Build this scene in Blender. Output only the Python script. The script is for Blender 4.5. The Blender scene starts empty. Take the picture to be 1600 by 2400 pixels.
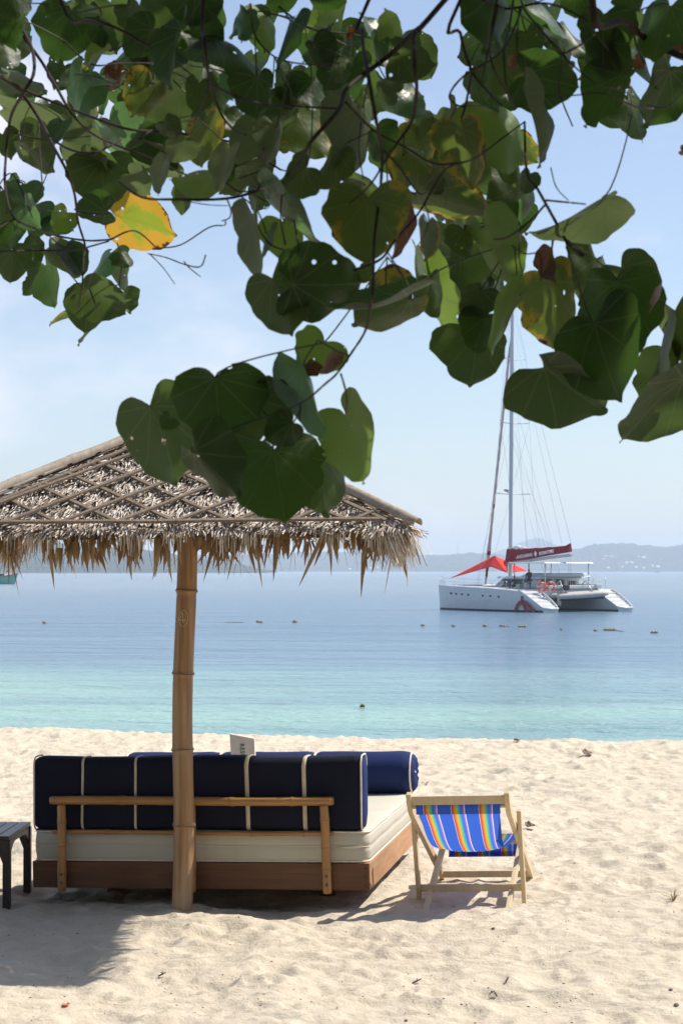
import bpy, bmesh, math, random
import numpy as np
from mathutils import Vector, Matrix, Euler

scene = bpy.context.scene
COL = scene.collection
R = math.radians
random.seed(7)
rng = np.random.default_rng(7)

# ------------------------------------------------------------------ camera
CAM_H = 1.7
FPX = 4400.0          # focal length in pixels of the 1600 x 2400 photograph
HOR = 1336.0          # horizon row
cam_d = bpy.data.cameras.new('camera')
cam = bpy.data.objects.new('camera', cam_d)
COL.objects.link(cam)
cam.location = (0, 0, CAM_H)
cam.rotation_euler = (R(90), 0, 0)
cam_d.sensor_fit = 'VERTICAL'
cam_d.sensor_height = 36.0
cam_d.sensor_width = 24.0
cam_d.lens = 36.0 * FPX / 2400.0
cam_d.shift_y = (HOR - 1200.0) / 2400.0
cam_d.clip_start = 0.1
cam_d.clip_end = 20000
cam_d.dof.use_dof = True
cam_d.dof.focus_distance = 11.0
cam_d.dof.aperture_fstop = 13.0
scene.camera = cam
scene.render.resolution_x = 682
scene.render.resolution_y = 1024

# ------------------------------------------------------------------ light
SUN_DIR = Vector((0.72, 0.27, 1.0)).normalized()      # towards the sun
SUN_EL = math.asin(SUN_DIR.z)
SUN_AZ = math.atan2(SUN_DIR.x, SUN_DIR.y)
sun_d = bpy.data.lights.new('sun', 'SUN')
sun_d.energy = 4.0
sun_d.angle = R(0.5)
sun_d.color = (1.0, 0.93, 0.83)
sun = bpy.data.objects.new('sun', sun_d)
COL.objects.link(sun)
sun.rotation_euler = (-SUN_DIR).to_track_quat('-Z', 'Y').to_euler()

world = bpy.data.worlds.new('World')
scene.world = world
world.use_nodes = True
wn, wl = world.node_tree.nodes, world.node_tree.links
wn.clear()
w_out = wn.new('ShaderNodeOutputWorld')
w_bg = wn.new('ShaderNodeBackground')
w_bg.inputs['Strength'].default_value = 0.097
sky = wn.new('ShaderNodeTexSky')
sky.sky_type = 'NISHITA'
sky.sun_disc = False
sky.sun_elevation = SUN_EL
sky.sun_rotation = SUN_AZ
sky.altitude = 0
sky.air_density = 1.0
sky.dust_density = 0.7
sky.ozone_density = 3.0
tc = wn.new('ShaderNodeTexCoord')
mp = wn.new('ShaderNodeMapping')
mp.inputs['Location'].default_value = (0.37, 0.11, 0.55)
mp.inputs['Scale'].default_value = (3.2, 3.2, 6.5)
wl.new(tc.outputs['Generated'], mp.inputs['Vector'])
nz = wn.new('ShaderNodeTexNoise')
nz.inputs['Scale'].default_value = 1.7
nz.inputs['Detail'].default_value = 7
nz.inputs['Roughness'].default_value = 0.55
wl.new(mp.outputs['Vector'], nz.inputs['Vector'])
# one bank of cumulus low in the sky to the left, as in the photograph
dst = wn.new('ShaderNodeVectorMath'); dst.operation = 'DISTANCE'
dst.inputs[1].default_value = Vector((-0.20, 0.97, 0.225)).normalized()
wl.new(tc.outputs['Generated'], dst.inputs[0])
bank = wn.new('ShaderNodeMapRange')
bank.inputs['From Min'].default_value = 0.0
bank.inputs['From Max'].default_value = 0.20
bank.inputs['To Min'].default_value = 0.27
bank.inputs['To Max'].default_value = 0.0
wl.new(dst.outputs['Value'], bank.inputs['Value'])
dst2 = wn.new('ShaderNodeVectorMath'); dst2.operation = 'DISTANCE'
dst2.inputs[1].default_value = Vector((-0.175, 1.0, 0.10)).normalized()
wl.new(tc.outputs['Generated'], dst2.inputs[0])
bank2 = wn.new('ShaderNodeMapRange')
bank2.inputs['From Min'].default_value = 0.0
bank2.inputs['From Max'].default_value = 0.09
bank2.inputs['To Min'].default_value = 0.15
bank2.inputs['To Max'].default_value = 0.0
wl.new(dst2.outputs['Value'], bank2.inputs['Value'])
bsum = wn.new('ShaderNodeMath'); bsum.operation = 'MAXIMUM'
wl.new(bank.outputs['Result'], bsum.inputs[0]); wl.new(bank2.outputs['Result'], bsum.inputs[1])
add = wn.new('ShaderNodeMath'); add.operation = 'ADD'
wl.new(nz.outputs['Fac'], add.inputs[0]); wl.new(bsum.outputs['Value'], add.inputs[1])
cr = wn.new('ShaderNodeMapRange'); cr.interpolation_type = 'SMOOTHSTEP'
cr.inputs['From Min'].default_value = 0.50
cr.inputs['From Max'].default_value = 0.78
cr.inputs['To Min'].default_value = 0.12
cr.inputs['To Max'].default_value = 0.85
wl.new(add.outputs['Value'], cr.inputs['Value'])
wm = wn.new('ShaderNodeMix'); wm.data_type = 'RGBA'
wm.inputs[7].default_value = (7.5, 7.2, 8.0, 1)
wl.new(cr.outputs['Result'], wm.inputs[0])
wl.new(sky.outputs['Color'], wm.inputs[6])
wl.new(wm.outputs[2], w_bg.inputs['Color'])
wl.new(w_bg.outputs['Background'], w_out.inputs['Surface'])

vs = scene.view_settings
scene.display_settings.display_device = 'sRGB'
vs.view_transform = 'Standard'
vs.look = 'None'
vs.gamma = 1.0
vs.use_curve_mapping = False
vs.exposure = 0.6
cy = scene.cycles
cy.max_bounces = 8
cy.transparent_max_bounces = 8
cy.volume_bounces = 1
cy.use_denoising = True
cy.caustics_reflective = False
cy.caustics_refractive = False

# ------------------------------------------------------------------ helpers
def P(x, y, Y):
    """world point seen at pixel (x, y) of the 1600x2400 photograph at distance Y"""
    return Vector(((x - 800.0) / FPX * Y, Y, CAM_H - (y - HOR) / FPX * Y))

def tag(o, label=None, cat=None, group=None, kind=None):
    if label: o['label'] = label
    if cat: o['category'] = cat
    if group: o['group'] = group
    if kind: o['kind'] = kind
    return o

def empty(name, loc, label, cat, group=None, rot=(0, 0, 0)):
    o = bpy.data.objects.new(name, None)
    o.empty_display_size = 0.1
    COL.objects.link(o)
    o.location = loc
    o.rotation_euler = rot
    return tag(o, label, cat, group)

def link(name, mesh, parent=None):
    o = bpy.data.objects.new(name, mesh)
    COL.objects.link(o)
    if parent is not None: o.parent = parent
    return o

class MB:
    def __init__(self):
        self.v = []; self.f = []; self.m = []; self.s = []
        self.uv = None
    def add(self, vs, fs, mi=0, smooth=False):
        b = len(self.v)
        self.v += [tuple(p) for p in vs]
        for f in fs:
            self.f.append(tuple(i + b for i in f)); self.m.append(mi); self.s.append(smooth)
        return self
    def box(self, c, size, rot=None, mi=0):
        sx, sy, sz = size[0] / 2, size[1] / 2, size[2] / 2
        vs = [Vector((x, y, z)) for x in (-sx, sx) for y in (-sy, sy) for z in (-sz, sz)]
        if rot is not None: vs = [rot @ p for p in vs]
        c = Vector(c)
        self.add([p + c for p in vs], [(0, 1, 3, 2), (4, 6, 7, 5), (0, 4, 5, 1), (2, 3, 7, 6), (0, 2, 6, 4), (1, 5, 7, 3)], mi)
        return self
    def beam(self, p0, p1, w, h, side=(1, 0, 0), mi=0):
        p0, p1 = Vector(p0), Vector(p1)
        d = (p1 - p0).normalized()
        s = Vector(side); s = (s - d * s.dot(d)).normalized()
        u = d.cross(s)
        vs = []
        for p in (p0, p1):
            for a, b in ((-1, -1), (1, -1), (1, 1), (-1, 1)):
                vs.append(p + s * (a * w / 2) + u * (b * h / 2))
        self.add(vs, [(3, 2, 1, 0), (4, 5, 6, 7), (0, 1, 5, 4), (1, 2, 6, 5), (2, 3, 7, 6), (3, 0, 4, 7)], mi)
        return self
    def tube(self, pts, r, n=8, mi=0, cap=True, smooth=True, closed=False):
        pts = [Vector(p) for p in pts]
        rs = r if isinstance(r, (list, tuple)) else [r] * len(pts)
        m = len(pts)
        vs = []; prev = None
        for i, p in enumerate(pts):
            if closed: d = pts[(i + 1) % m] - pts[i - 1]
            elif i == 0: d = pts[1] - p
            elif i == m - 1: d = p - pts[i - 1]
            else: d = pts[i + 1] - pts[i - 1]
            if d.length < 1e-9: d = Vector((0, 0, 1))
            d.normalize()
            if prev is None:
                a = Vector((0, 0, 1)) if abs(d.z) < 0.9 else Vector((1, 0, 0))
                s = d.cross(a).normalized()
            else:
                s = (prev - d * prev.dot(d)).normalized()
            prev = s
            u = d.cross(s)
            for k in range(n):
                t = 2 * math.pi * k / n
                vs.append(p + (s * math.cos(t) + u * math.sin(t)) * rs[i])
        fs = []
        lim = m if closed else m - 1
        for i in range(lim):
            j = (i + 1) % m
            for k in range(n):
                k2 = (k + 1) % n
                fs.append((i * n + k, i * n + k2, j * n + k2, j * n + k))
        self.add(vs, fs, mi, smooth)
        if cap and not closed:
            b = len(self.v) - len(vs)
            self.f.append(tuple(b + k for k in reversed(range(n)))); self.m.append(mi); self.s.append(False)
            self.f.append(tuple(b + (m - 1) * n + k for k in range(n))); self.m.append(mi); self.s.append(False)
        return self
    def grid(self, rows, mi=0, smooth=True, closed=False):
        n = len(rows[0]); vs = [p for r in rows for p in r]; fs = []
        for i in range(len(rows) - 1):
            for k in range(n if closed else n - 1):
                k2 = (k + 1) % n
                fs.append((i * n + k, i * n + k2, (i + 1) * n + k2, (i + 1) * n + k))
        return self.add(vs, fs, mi, smooth)
    def ball(self, c, r, nu=10, nv=6, mi=0, sc=(1, 1, 1)):
        c = Vector(c); rows = []
        for i in range(nv + 1):
            t = math.pi * i / nv
            rows.append([c + Vector((r * sc[0] * math.sin(t) * math.cos(2 * math.pi * k / nu), r * sc[1] * math.sin(t) * math.sin(2 * math.pi * k / nu), -r * sc[2] * math.cos(t))) for k in range(nu)])
        return self.grid(rows, mi, True, True)
    def mesh(self, name, mats):
        me = bpy.data.meshes.new(name)
        me.from_pydata(self.v, [], self.f)
        for m in (mats if isinstance(mats, (list, tuple)) else [mats]): me.materials.append(m)
        me.polygons.foreach_set('material_index', self.m)
        me.polygons.foreach_set('use_smooth', self.s)
        if self.uv is not None:
            lay = me.uv_layers.new(name='UVMap')
            for lp in me.loops: lay.data[lp.index].uv = self.uv[lp.vertex_index]
        me.validate(); me.update()
        return me
    def build(self, name, mats, parent=None):
        return link(name, self.mesh(name, mats), parent)

def bevel_mesh(me, w=0.004, seg=2):
    bm = bmesh.new(); bm.from_mesh(me)
    bmesh.ops.remove_doubles(bm, verts=bm.verts, dist=1e-6)
    es = [e for e in bm.edges if len(e.link_faces) == 2 and e.calc_face_angle(0) > 0.5]
    bmesh.ops.bevel(bm, geom=es, offset=w, segments=seg, profile=0.5, affect='EDGES', clamp_overlap=True)
    bmesh.ops.recalc_face_normals(bm, faces=bm.faces)
    bm.to_mesh(me); bm.free()
    return me

def fix_normals(me):
    bm = bmesh.new(); bm.from_mesh(me)
    bmesh.ops.recalc_face_normals(bm, faces=bm.faces)
    bm.to_mesh(me); bm.free()
    return me

# ------------------------------------------------------------------ materials
class NT:
    def __init__(self, name):
        self.mat = bpy.data.materials.new(name)
        self.mat.use_nodes = True
        self.n = self.mat.node_tree.nodes; self.l = self.mat.node_tree.links
        self.n.clear()
        self.out = self.n.new('ShaderNodeOutputMaterial')
    def node(self, t, **kw):
        nd = self.n.new(t)
        for k, v in kw.items(): setattr(nd, k, v)
        return nd
    def link(self, a, b): self.l.new(a, b)
    def val(self, s, v):
        if hasattr(v, 'is_output') or isinstance(v, bpy.types.NodeSocket): self.l.new(v, s)
        else: s.default_value = v
    def math(self, op, a, b=None, c=None, clamp=False):
        nd = self.node('ShaderNodeMath', operation=op); nd.use_clamp = clamp
        self.val(nd.inputs[0], a)
        if b is not None: self.val(nd.inputs[1], b)
        if c is not None: self.val(nd.inputs[2], c)
        return nd.outputs[0]
    def noise(self, vec=None, scale=5, detail=3, rough=0.5, sc=None, dist=0.0, loc=None):
        nd = self.node('ShaderNodeTexNoise')
        nd.inputs['Scale'].default_value = scale
        nd.inputs['Detail'].default_value = detail
        nd.inputs['Roughness'].default_value = rough
        nd.inputs['Distortion'].default_value = dist
        if vec is None: vec = self.coord('Object')
        if sc or loc:
            m = self.node('ShaderNodeMapping')
            if sc: m.inputs['Scale'].default_value = sc
            if loc: m.inputs['Location'].default_value = loc
            self.link(vec, m.inputs['Vector']); vec = m.outputs['Vector']
        self.link(vec, nd.inputs['Vector'])
        return nd.outputs['Fac']
    def coord(self, which='Object'):
        nd = self.node('ShaderNodeTexCoord')
        return nd.outputs[which]
    def pos(self): return self.node('ShaderNodeNewGeometry').outputs['Position']
    def ramp(self, fac, stops, interp='LINEAR'):
        nd = self.node('ShaderNodeValToRGB')
        el = nd.color_ramp.elements
        nd.color_ramp.interpolation = interp
        while len(el) > 1: el.remove(el[-1])
        el[0].position = stops[0][0]; el[0].color = (*stops[0][1][:3], 1)
        for p, c in stops[1:]:
            e = el.new(p); e.color = (*c[:3], 1)
        self.link(fac, nd.inputs['Fac'])
        return nd.outputs['Color']
    def mix(self, fac, a, b, mode='MIX'):
        nd = self.node('ShaderNodeMix', data_type='RGBA', blend_type=mode)
        self.val(nd.inputs[0], fac)
        for s, v in ((nd.inputs[6], a), (nd.inputs[7], b)):
            if isinstance(v, tuple): s.default_value = (*v[:3], 1)
            else: self.link(v, s)
        return nd.outputs[2]
    def maprange(self, v, a, b, c=0.0, d=1.0, smooth=False):
        nd = self.node('ShaderNodeMapRange')
        if smooth: nd.interpolation_type = 'SMOOTHSTEP'
        self.link(v, nd.inputs['Value'])
        for k, x in zip(('From Min', 'From Max', 'To Min', 'To Max'), (a, b, c, d)): nd.inputs[k].default_value = x
        return nd.outputs['Result']
    def bump(self, h, strength=0.3, dist=0.01, normal=None):
        nd = self.node('ShaderNodeBump')
        nd.inputs['Strength'].default_value = strength
        nd.inputs['Distance'].default_value = dist
        self.link(h, nd.inputs['Height'])
        if normal is not None: self.link(normal, nd.inputs['Normal'])
        return nd.outputs['Normal']
    def bsdf(self, color, rough=0.6, normal=None, spec=0.5, **kw):
        nd = self.node('ShaderNodeBsdfPrincipled')
        if isinstance(color, tuple): nd.inputs['Base Color'].default_value = (*color[:3], 1)
        else: self.link(color, nd.inputs['Base Color'])
        self.val(nd.inputs['Roughness'], rough)
        nd.inputs['Specular IOR Level'].default_value = spec
        for k, v in kw.items(): self.val(nd.inputs[k], v)
        if normal is not None: self.link(normal, nd.inputs['Normal'])
        return nd
    def done(self, sh):
        self.link(sh.outputs[0], self.out.inputs['Surface'])
        return self.mat

def simple(name, c, rough=0.5, var=0.12, scale=8, bump=0.0, bscale=60, spec=0.5, metallic=0.0, sc=None):
    t = NT(name)
    n = t.noise(scale=scale, detail=4, sc=sc)
    c2 = tuple(x * (1 - var) for x in c); c3 = tuple(min(1, x * (1 + var)) for x in c)
    col = t.ramp(n, [(0.3, c2), (0.7, c3)])
    nm = None
    if bump: nm = t.bump(t.noise(scale=bscale, detail=3, sc=sc), bump, 0.004)
    return t.done(t.bsdf(col, rough, nm, spec, Metallic=metallic))

def m_wood(name, c1, c2, sc, rough=0.6, bump=0.25, spec=0.35):
    t = NT(name)
    g = t.noise(scale=1, detail=6, rough=0.65, sc=sc, dist=0.4)
    b = t.noise(scale=3, detail=3)
    col = t.ramp(g, [(0.28, c1), (0.72, c2)])
    col = t.mix(t.maprange(b, 0.35, 0.75, 0, 0.35), col, tuple(x * 0.6 for x in c1))
    return t.done(t.bsdf(col, rough, t.bump(g, bump, 0.003), spec))

M = {}
M['frame_cream'] = m_wood('cream_wood', (.56, .43, .25), (.70, .57, .37), (40, 40, 6), 0.5, 0.12)
M['teak_shaded'] = m_wood('teak', (.105, .045, .022), (.20, .09, .045), (3, 40, 40), 0.5, 0.3)  # teak darkened for the boards that lie in shade
M['teak_lit'] = m_wood('teak_lit', (.36, .18, .085), (.55, .31, .16), (30, 3, 30), 0.55, 0.3)  # same teak, lightened for the sunlit side boards
M['dark_wood'] = m_wood('dark_stained_wood', (.018, .012, .011), (.05, .034, .032), (25, 4, 25), 0.38, 0.25, 0.5)
M['bamboo_rail'] = m_wood('bamboo_rail', (.30, .135, .036), (.53, .285, .095), (5, 45, 45), 0.42, 0.15, 0.5)
M['bamboo_post_thin'] = m_wood('bamboo_upright', (.30, .135, .036), (.53, .285, .095), (45, 45, 5), 0.42, 0.15, 0.5)
M['slat'] = m_wood('weathered_bamboo_slat', (.11, .08, .058), (.31, .245, .18), (60, 60, 60), 0.75, 0.3, 0.25)
M['ridge'] = m_wood('grey_bamboo_cap', (.27, .22, .165), (.50, .43, .35), (30, 30, 30), 0.7, 0.25, 0.3)
M['strap'] = simple('cream_canvas', (.62, .53, .38), 0.85, 0.1, 20, 0.2, 300, 0.2)
M['piping'] = simple('cream_piping', (.74, .68, .56), 0.8, 0.08, 40, 0.2, 400, 0.2)

def m_cloth(name, c, bump=0.15, fold=0.25, sheen=0.0, var=0.15):
    t = NT(name)
    w = t.noise(scale=420, detail=2)
    f = t.noise(scale=5, detail=3, rough=0.45)
    col = t.ramp(t.noise(scale=3, detail=5), [(0.3, tuple(x * (1 - var) for x in c)), (0.7, tuple(min(1, x * (1 + var)) for x in c))])
    n1 = t.bump(f, fold, 0.02)
    n2 = t.bump(w, bump, 0.001, n1)
    return t.done(t.bsdf(col, 0.85, n2, 0.15, **({'Sheen Weight': sheen} if sheen else {})))
M['navy'] = m_cloth('navy_canvas_shaded', (.011, .0125, .026), sheen=0.0)  # navy cloth near black, shade of the backrest put into the colour
M['navy_lit'] = m_cloth('navy_canvas_lit', (.017, .030, .105))  # same cloth in its sunlit blue, for the bolsters
M['navy_lit_end'] = M['navy_lit']  # cushion ends take the sunlit tone too
M['mattress'] = m_cloth('cream_mattress_canvas', (.53, .50, .415), 0.1, 0.3, var=0.06)

# sand
def m_sand():
    t = NT('pale_sand')
    p = t.pos()
    big = t.noise(p, 0.9, 4, 0.6)
    mid = t.noise(p, 9, 5, 0.6)
    fine = t.noise(p, 180, 4, 0.7)
    grain = t.noise(p, 900, 2, 0.6)
    c = t.ramp(mid, [(0.25, (.52, .45, .345)), (0.55, (.605, .535, .42)), (0.8, (.65, .585, .475))])
    c = t.mix(t.maprange(big, 0.35, 0.7, 0, 0.35), c, (.59, .51, .40))
    c = t.mix(t.maprange(fine, 0.60, 0.80, 0, 0.35), c, (.37, .305, .22))
    c = t.mix(t.maprange(grain, 0.62, 0.78, 0, 0.45), c, (.28, .23, .17))
    n = t.bump(t.noise(p, 17, 6, 0.66), 0.7, 0.028)
    n = t.bump(t.noise(p, 65, 5, 0.65), 0.6, 0.007, n)
    n = t.bump(fine, 0.6, 0.004, n)
    n = t.bump(grain, 0.35, 0.0012, n)
    return t.done(t.bsdf(c, 0.95, n, 0.1))
M['sand'] = m_sand()

# sea
def m_sea():
    t = NT('sea_water')
    p = t.pos()
    sep = t.node('ShaderNodeSeparateXYZ'); t.link(p, sep.inputs[0])
    warp = t.noise(p, 0.05, 4, 0.6, sc=(0.6, 2.0, 1))
    patch = t.noise(p, 0.16, 4, 0.6, sc=(0.35, 1.3, 1))
    y = t.math('ADD', sep.outputs['Y'], t.math('MULTIPLY', t.math('SUBTRACT', warp, 0.5), 26.0))
    y = t.math('ADD', y, t.math('MULTIPLY', sep.outputs['X'], 0.35))
    f = t.maprange(y, 30, 330)
    c = t.ramp(f, [(0.0, (.30, .49, .42)), (0.045, (.26, .45, .40)), (0.075, (.19, .34, .36)), (0.12, (.13, .23, .31)),
                   (0.22, (.095, .18, .27)), (0.5, (.13, .21, .285)), (1.0, (.22, .28, .33))])  # paler far stops put sky reflection and haze into the water colour
    c = t.mix(t.maprange(patch, 0.42, 0.7, 0, 0.5), c, (.06, .15, .26))
    h1 = t.noise(p, 0.55, 5, 0.62, sc=(0.8, 1.4, 1), dist=0.6)
    h2 = t.noise(p, 2.4, 4, 0.6, sc=(1.2, 1.3, 1), dist=0.5)
    h0 = t.noise(p, 0.09, 4, 0.6, sc=(0.4, 1.8, 1), dist=0.8)
    hm = t.noise(p, 0.24, 4, 0.6, sc=(0.5, 1.5, 1), dist=0.7)
    n = t.bump(h0, 0.6, 1.4)
    n = t.bump(hm, 0.8, 0.6, n)
    n = t.bump(h1, 1.0, 0.34, n)
    n = t.bump(h2, 1.0, 0.14, n)
    return t.done(t.bsdf(c, 0.17, n, 0.5, IOR=1.33))
M['sea'] = m_sea()

def m_hill(name, c1, c2, sc):
    t = NT(name)
    p = t.pos()
    n = t.noise(p, sc, 6, 0.65)
    c = t.ramp(n, [(0.3, c1), (0.7, c2)])
    return t.done(t.bsdf(c, 0.95, t.bump(n, 0.8, 12.0), 0.05))
M['hill'] = m_hill('forested_hillside', (.012, .022, .012), (.05, .06, .03), 0.03)

# ------------------------------------------------------------------ beach
xs_d = np.arange(-4.6, 4.6001, 0.0165)
xo = 4.6 * np.geomspace(1.01, 40, 34)
xs = np.concatenate([-xo[::-1], xs_d, xo])
ys_d = [6.3]
while ys_d[-1] < 22.5:
    ys_d.append(ys_d[-1] + max(0.011, 0.0021 * ys_d[-1] * ys_d[-1] / 9.0 * 0.55 + 0.006))
ys_d = np.array(ys_d)
yb = 6.3 - np.geomspace(0.06, 45, 26)[::-1]
yf = np.concatenate([np.arange(22.6, 36, 0.35)])
ys = np.concatenate([yb, ys_d, yf])
NX, NY = len(xs), len(ys)
XX, YY = np.meshgrid(xs, ys)

def vnoise(x, y, seed):
    r = np.random.default_rng(seed)
    g = r.random((256, 256))
    xi = np.floor(x).astype(int); yi = np.floor(y).astype(int)
    fx = x - xi; fy = y - yi
    fx = fx * fx * fx * (fx * (fx * 6 - 15) + 10); fy = fy * fy * fy * (fy * (fy * 6 - 15) + 10)
    a = g[yi & 255, xi & 255]; b = g[yi & 255, (xi + 1) & 255]
    c = g[(yi + 1) & 255, xi & 255]; d = g[(yi + 1) & 255, (xi + 1) & 255]
    return (a * (1 - fx) + b * fx) * (1 - fy) + (c * (1 - fx) + d * fx) * fy - 0.5

def base_sand(x, y):
    crest = 20.1 - 0.26 * x * np.clip(1 - np.abs(x) / 60, 0.2, 1) + 0.5 * vnoise(x * 0.5 + 9, y * 0 + 3.3, 3)
    d = y - crest
    k = 0.45
    z = -0.30 * k * np.logaddexp(0, d / k) + 0.0
    z = z - 0.012 * np.clip(d + 6, -12, 6) * 0
    z = z + 0.035 * np.tanh((x - 0.0) / 1.6) * np.exp(-((y - 9.8) / 2.2) ** 2)
    return z

WARPX = 0.25 * vnoise(XX * 2.1, YY * 2.1, 21); WARPY = 0.25 * vnoise(XX * 2.1 + 40, YY * 2.1, 22)
ZZ = base_sand(XX, YY)
for sc, amp, sd in ((1.1, .045, 1), (2.7, .036, 2), (5.3, .024, 4), (11, .014, 5), (24, .0075, 6), (47, .003, 8)):
    n = vnoise((XX + WARPX) * sc, (YY + WARPY) * sc * 1.15, sd)
    ZZ += amp * n
# billowy hollows
bil = np.abs(vnoise((XX + WARPX) * 3.1 + 7, (YY + WARPY) * 3.6, 31))
ZZ += 0.05 * (0.16 - np.minimum(bil, 0.16)) * -1.0 + 0.0
dense_rows = (ys > 6.0) & (ys < 22.5)
def dent(cx, cy, rx, ry, ang, dep):
    m = max(rx, ry) * 1.7
    i0, i1 = np.searchsorted(ys, cy - m), np.searchsorted(ys, cy + m)
    j0, j1 = np.searchsorted(xs, cx - m), np.searchsorted(xs, cx + m)
    if i1 - i0 < 2 or j1 - j0 < 2: return
    x = XX[i0:i1, j0:j1] + WARPX[i0:i1, j0:j1] * 0.5 - cx; y = YY[i0:i1, j0:j1] + WARPY[i0:i1, j0:j1] * 0.5 - cy
    c, s = math.cos(ang), math.sin(ang)
    u = (x * c + y * s) / rx; v = (-x * s + y * c) / ry
    r2 = u * u + v * v
    ZZ[i0:i1, j0:j1] += dep * (-np.exp(-r2 * 1.9) + 0.55 * np.exp(-((np.sqrt(r2) - 1.12) / 0.30) ** 2))
for k in range(2600):
    cyy = 6.2 + 15.2 * rng.random() ** 0.9
    cxx = (rng.random() - 0.5) * 9.4
    if -1.65 < cxx < 0.5 and 9.4 < cyy < 11.7 : continue
    s = rng.uniform(0.04, 0.125)
    dent(cxx, cyy, s * rng.uniform(1.0, 2.0), s, rng.uniform(0, 3.14), s * rng.uniform(0.09, 0.21))
for k in range(5200):
    cyy = 6.4 + 13.5 * rng.random() ** 1.1
    cxx = (rng.random() - 0.5) * 9.0
    s = rng.uniform(0.022, 0.055)
    dent(cxx, cyy, s * rng.uniform(1.0, 2.4), s, rng.uniform(0, 3.14), s * rng.uniform(0.08, 0.22))
# keep the ground calm under the furniture and raise a little sand round the pole
px0, py0 = -0.79, 9.42
rr = np.hypot(XX - px0, YY - py0)
ZZ += 0.03 * np.exp(-(rr / 0.22) ** 2)
ZZ -= 0.02 * np.exp(-((XX + 0.7) / 1.1) ** 4 - ((YY - 10.3) / 0.9) ** 4)
ZZ -= 0.026 * np.exp(-((XX - 0.72) / 0.42) ** 4 - ((YY - 9.75) / 0.62) ** 4)
verts = np.stack([XX, YY, ZZ], -1).reshape(-1, 3)
idx = np.arange(NX * NY).reshape(NY, NX)
quads = np.stack([idx[:-1, :-1], idx[:-1, 1:], idx[1:, 1:], idx[1:, :-1]], -1).reshape(-1, 4)
me = bpy.data.meshes.new('sand_beach')
me.vertices.add(len(verts)); me.vertices.foreach_set('co', verts.astype(np.float32).ravel())
me.loops.add(quads.size); me.loops.foreach_set('vertex_index', quads.astype(np.int32).ravel())
me.polygons.add(len(quads)); me.polygons.foreach_set('loop_start', (np.arange(len(quads)) * 4).astype(np.int32))
me.polygons.foreach_set('use_smooth', np.ones(len(quads), dtype=bool))
me.update(calc_edges=True); me.validate()
me.materials.append(M['sand'])
tag(link('sand_beach', me), 'pale trampled sand of the beach sloping down to the water', 'beach', kind='structure')

def sand_z(x, y):
    j = int(np.clip(np.searchsorted(xs, x), 1, NX - 1)); i = int(np.clip(np.searchsorted(ys, y), 1, NY - 1))
    fx = (x - xs[j - 1]) / (xs[j] - xs[j - 1]); fy = (y - ys[i - 1]) / (ys[i] - ys[i - 1])
    return float((ZZ[i - 1, j - 1] * (1 - fx) + ZZ[i - 1, j] * fx) * (1 - fy) + (ZZ[i, j - 1] * (1 - fx) + ZZ[i, j] * fx) * fy)

# ------------------------------------------------------------------ sea
SEA_Z = -1.45
b = MB()
ex = [-6000, -2000, -600, -200, -60, 0, 60, 200, 600, 2000, 6000]
ey = [21.5, 30, 40, 55, 80, 120, 200, 400, 900, 2000, 4000, 7200]
b.grid([[(x, y, SEA_Z) for x in ex] for y in ey], smooth=False)
tag(b.build('sea', M['sea']), 'calm sea, turquoise by the beach and blue further out', 'sea', kind='structure')

# ------------------------------------------------------------------ far hills
RIDGE_ROWS = {}
def ridge(name, prof, Y, depth, seed, label, rough=0.06):
    """prof: (pixel x, pixel y of the crest) seen from the beach; built as real terrain"""
    rr = np.random.default_rng(seed)
    px = np.array([p[0] for p in prof], float); py = np.array([p[1] for p in prof], float)
    n = 260
    xx = np.linspace(px[0], px[-1], n)
    hh = (HOR - np.interp(xx, px, py)) / FPX * Y + CAM_H - SEA_Z
    hh = np.convolve(np.pad(hh, 4, mode='edge'), np.ones(9) / 9, 'valid')
    X = (xx - 800) / FPX * Y
    rows = []
    m = 26
    ph = rr.random(40) * 6.28
    for j in range(m):
        v = j / (m - 1)
        prf = math.sin(math.pi * min(1, v * 1.02) * 0.5) ** 0.8 if v < 0.98 else 1
        prf = (1 - (1 - v / 0.7) ** 2) ** 0.7 if v < 0.7 else max(0, 1 - ((v - 0.7) / 0.3) ** 2)
        row = []
        for i in range(n):
            w = 1.0
            h = hh[i] * prf
            nzv = sum(math.sin(X[i] / (Y * 0.004) * f * 0.7 + ph[k]) * math.sin(v * f * 9 + ph[k + 8]) / f for k, f in enumerate((1, 2.1, 4.3, 9.1)))
            jit = (rr.random() - 0.5)
            h = max(-2, h * (1 + rough * nzv * (0.2 + 0.8 * (1 - abs(v - 0.7)))) + jit * (0.0016 * Y) * (1 if prf > .05 else 0))
            dip = 0.15 * depth * math.sin(X[i] / (Y * 0.05) + ph[20])
            row.append((X[i], Y + depth * (v - 0.7) + dip * (1 - v), SEA_Z + h if 0 < j < m - 1 else SEA_Z - 3))
        rows.append(row)
    mb = MB(); mb.grid(rows, smooth=False)
    RIDGE_ROWS[name] = mb
    return tag(mb.build(name, M['hill']), label, 'hill', kind='structure')
ridge('headland', [(-700, 1250), (-300, 1258), (0, 1262), (90, 1266), (150, 1275), (230, 1288), (300, 1284), (380, 1296), (450, 1310), (520, 1318), (580, 1326), (612, 1336), (640, 1341)], 2300, 500, 5, 'dark wooded headland reaching into the sea behind the thatched umbrella')
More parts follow.
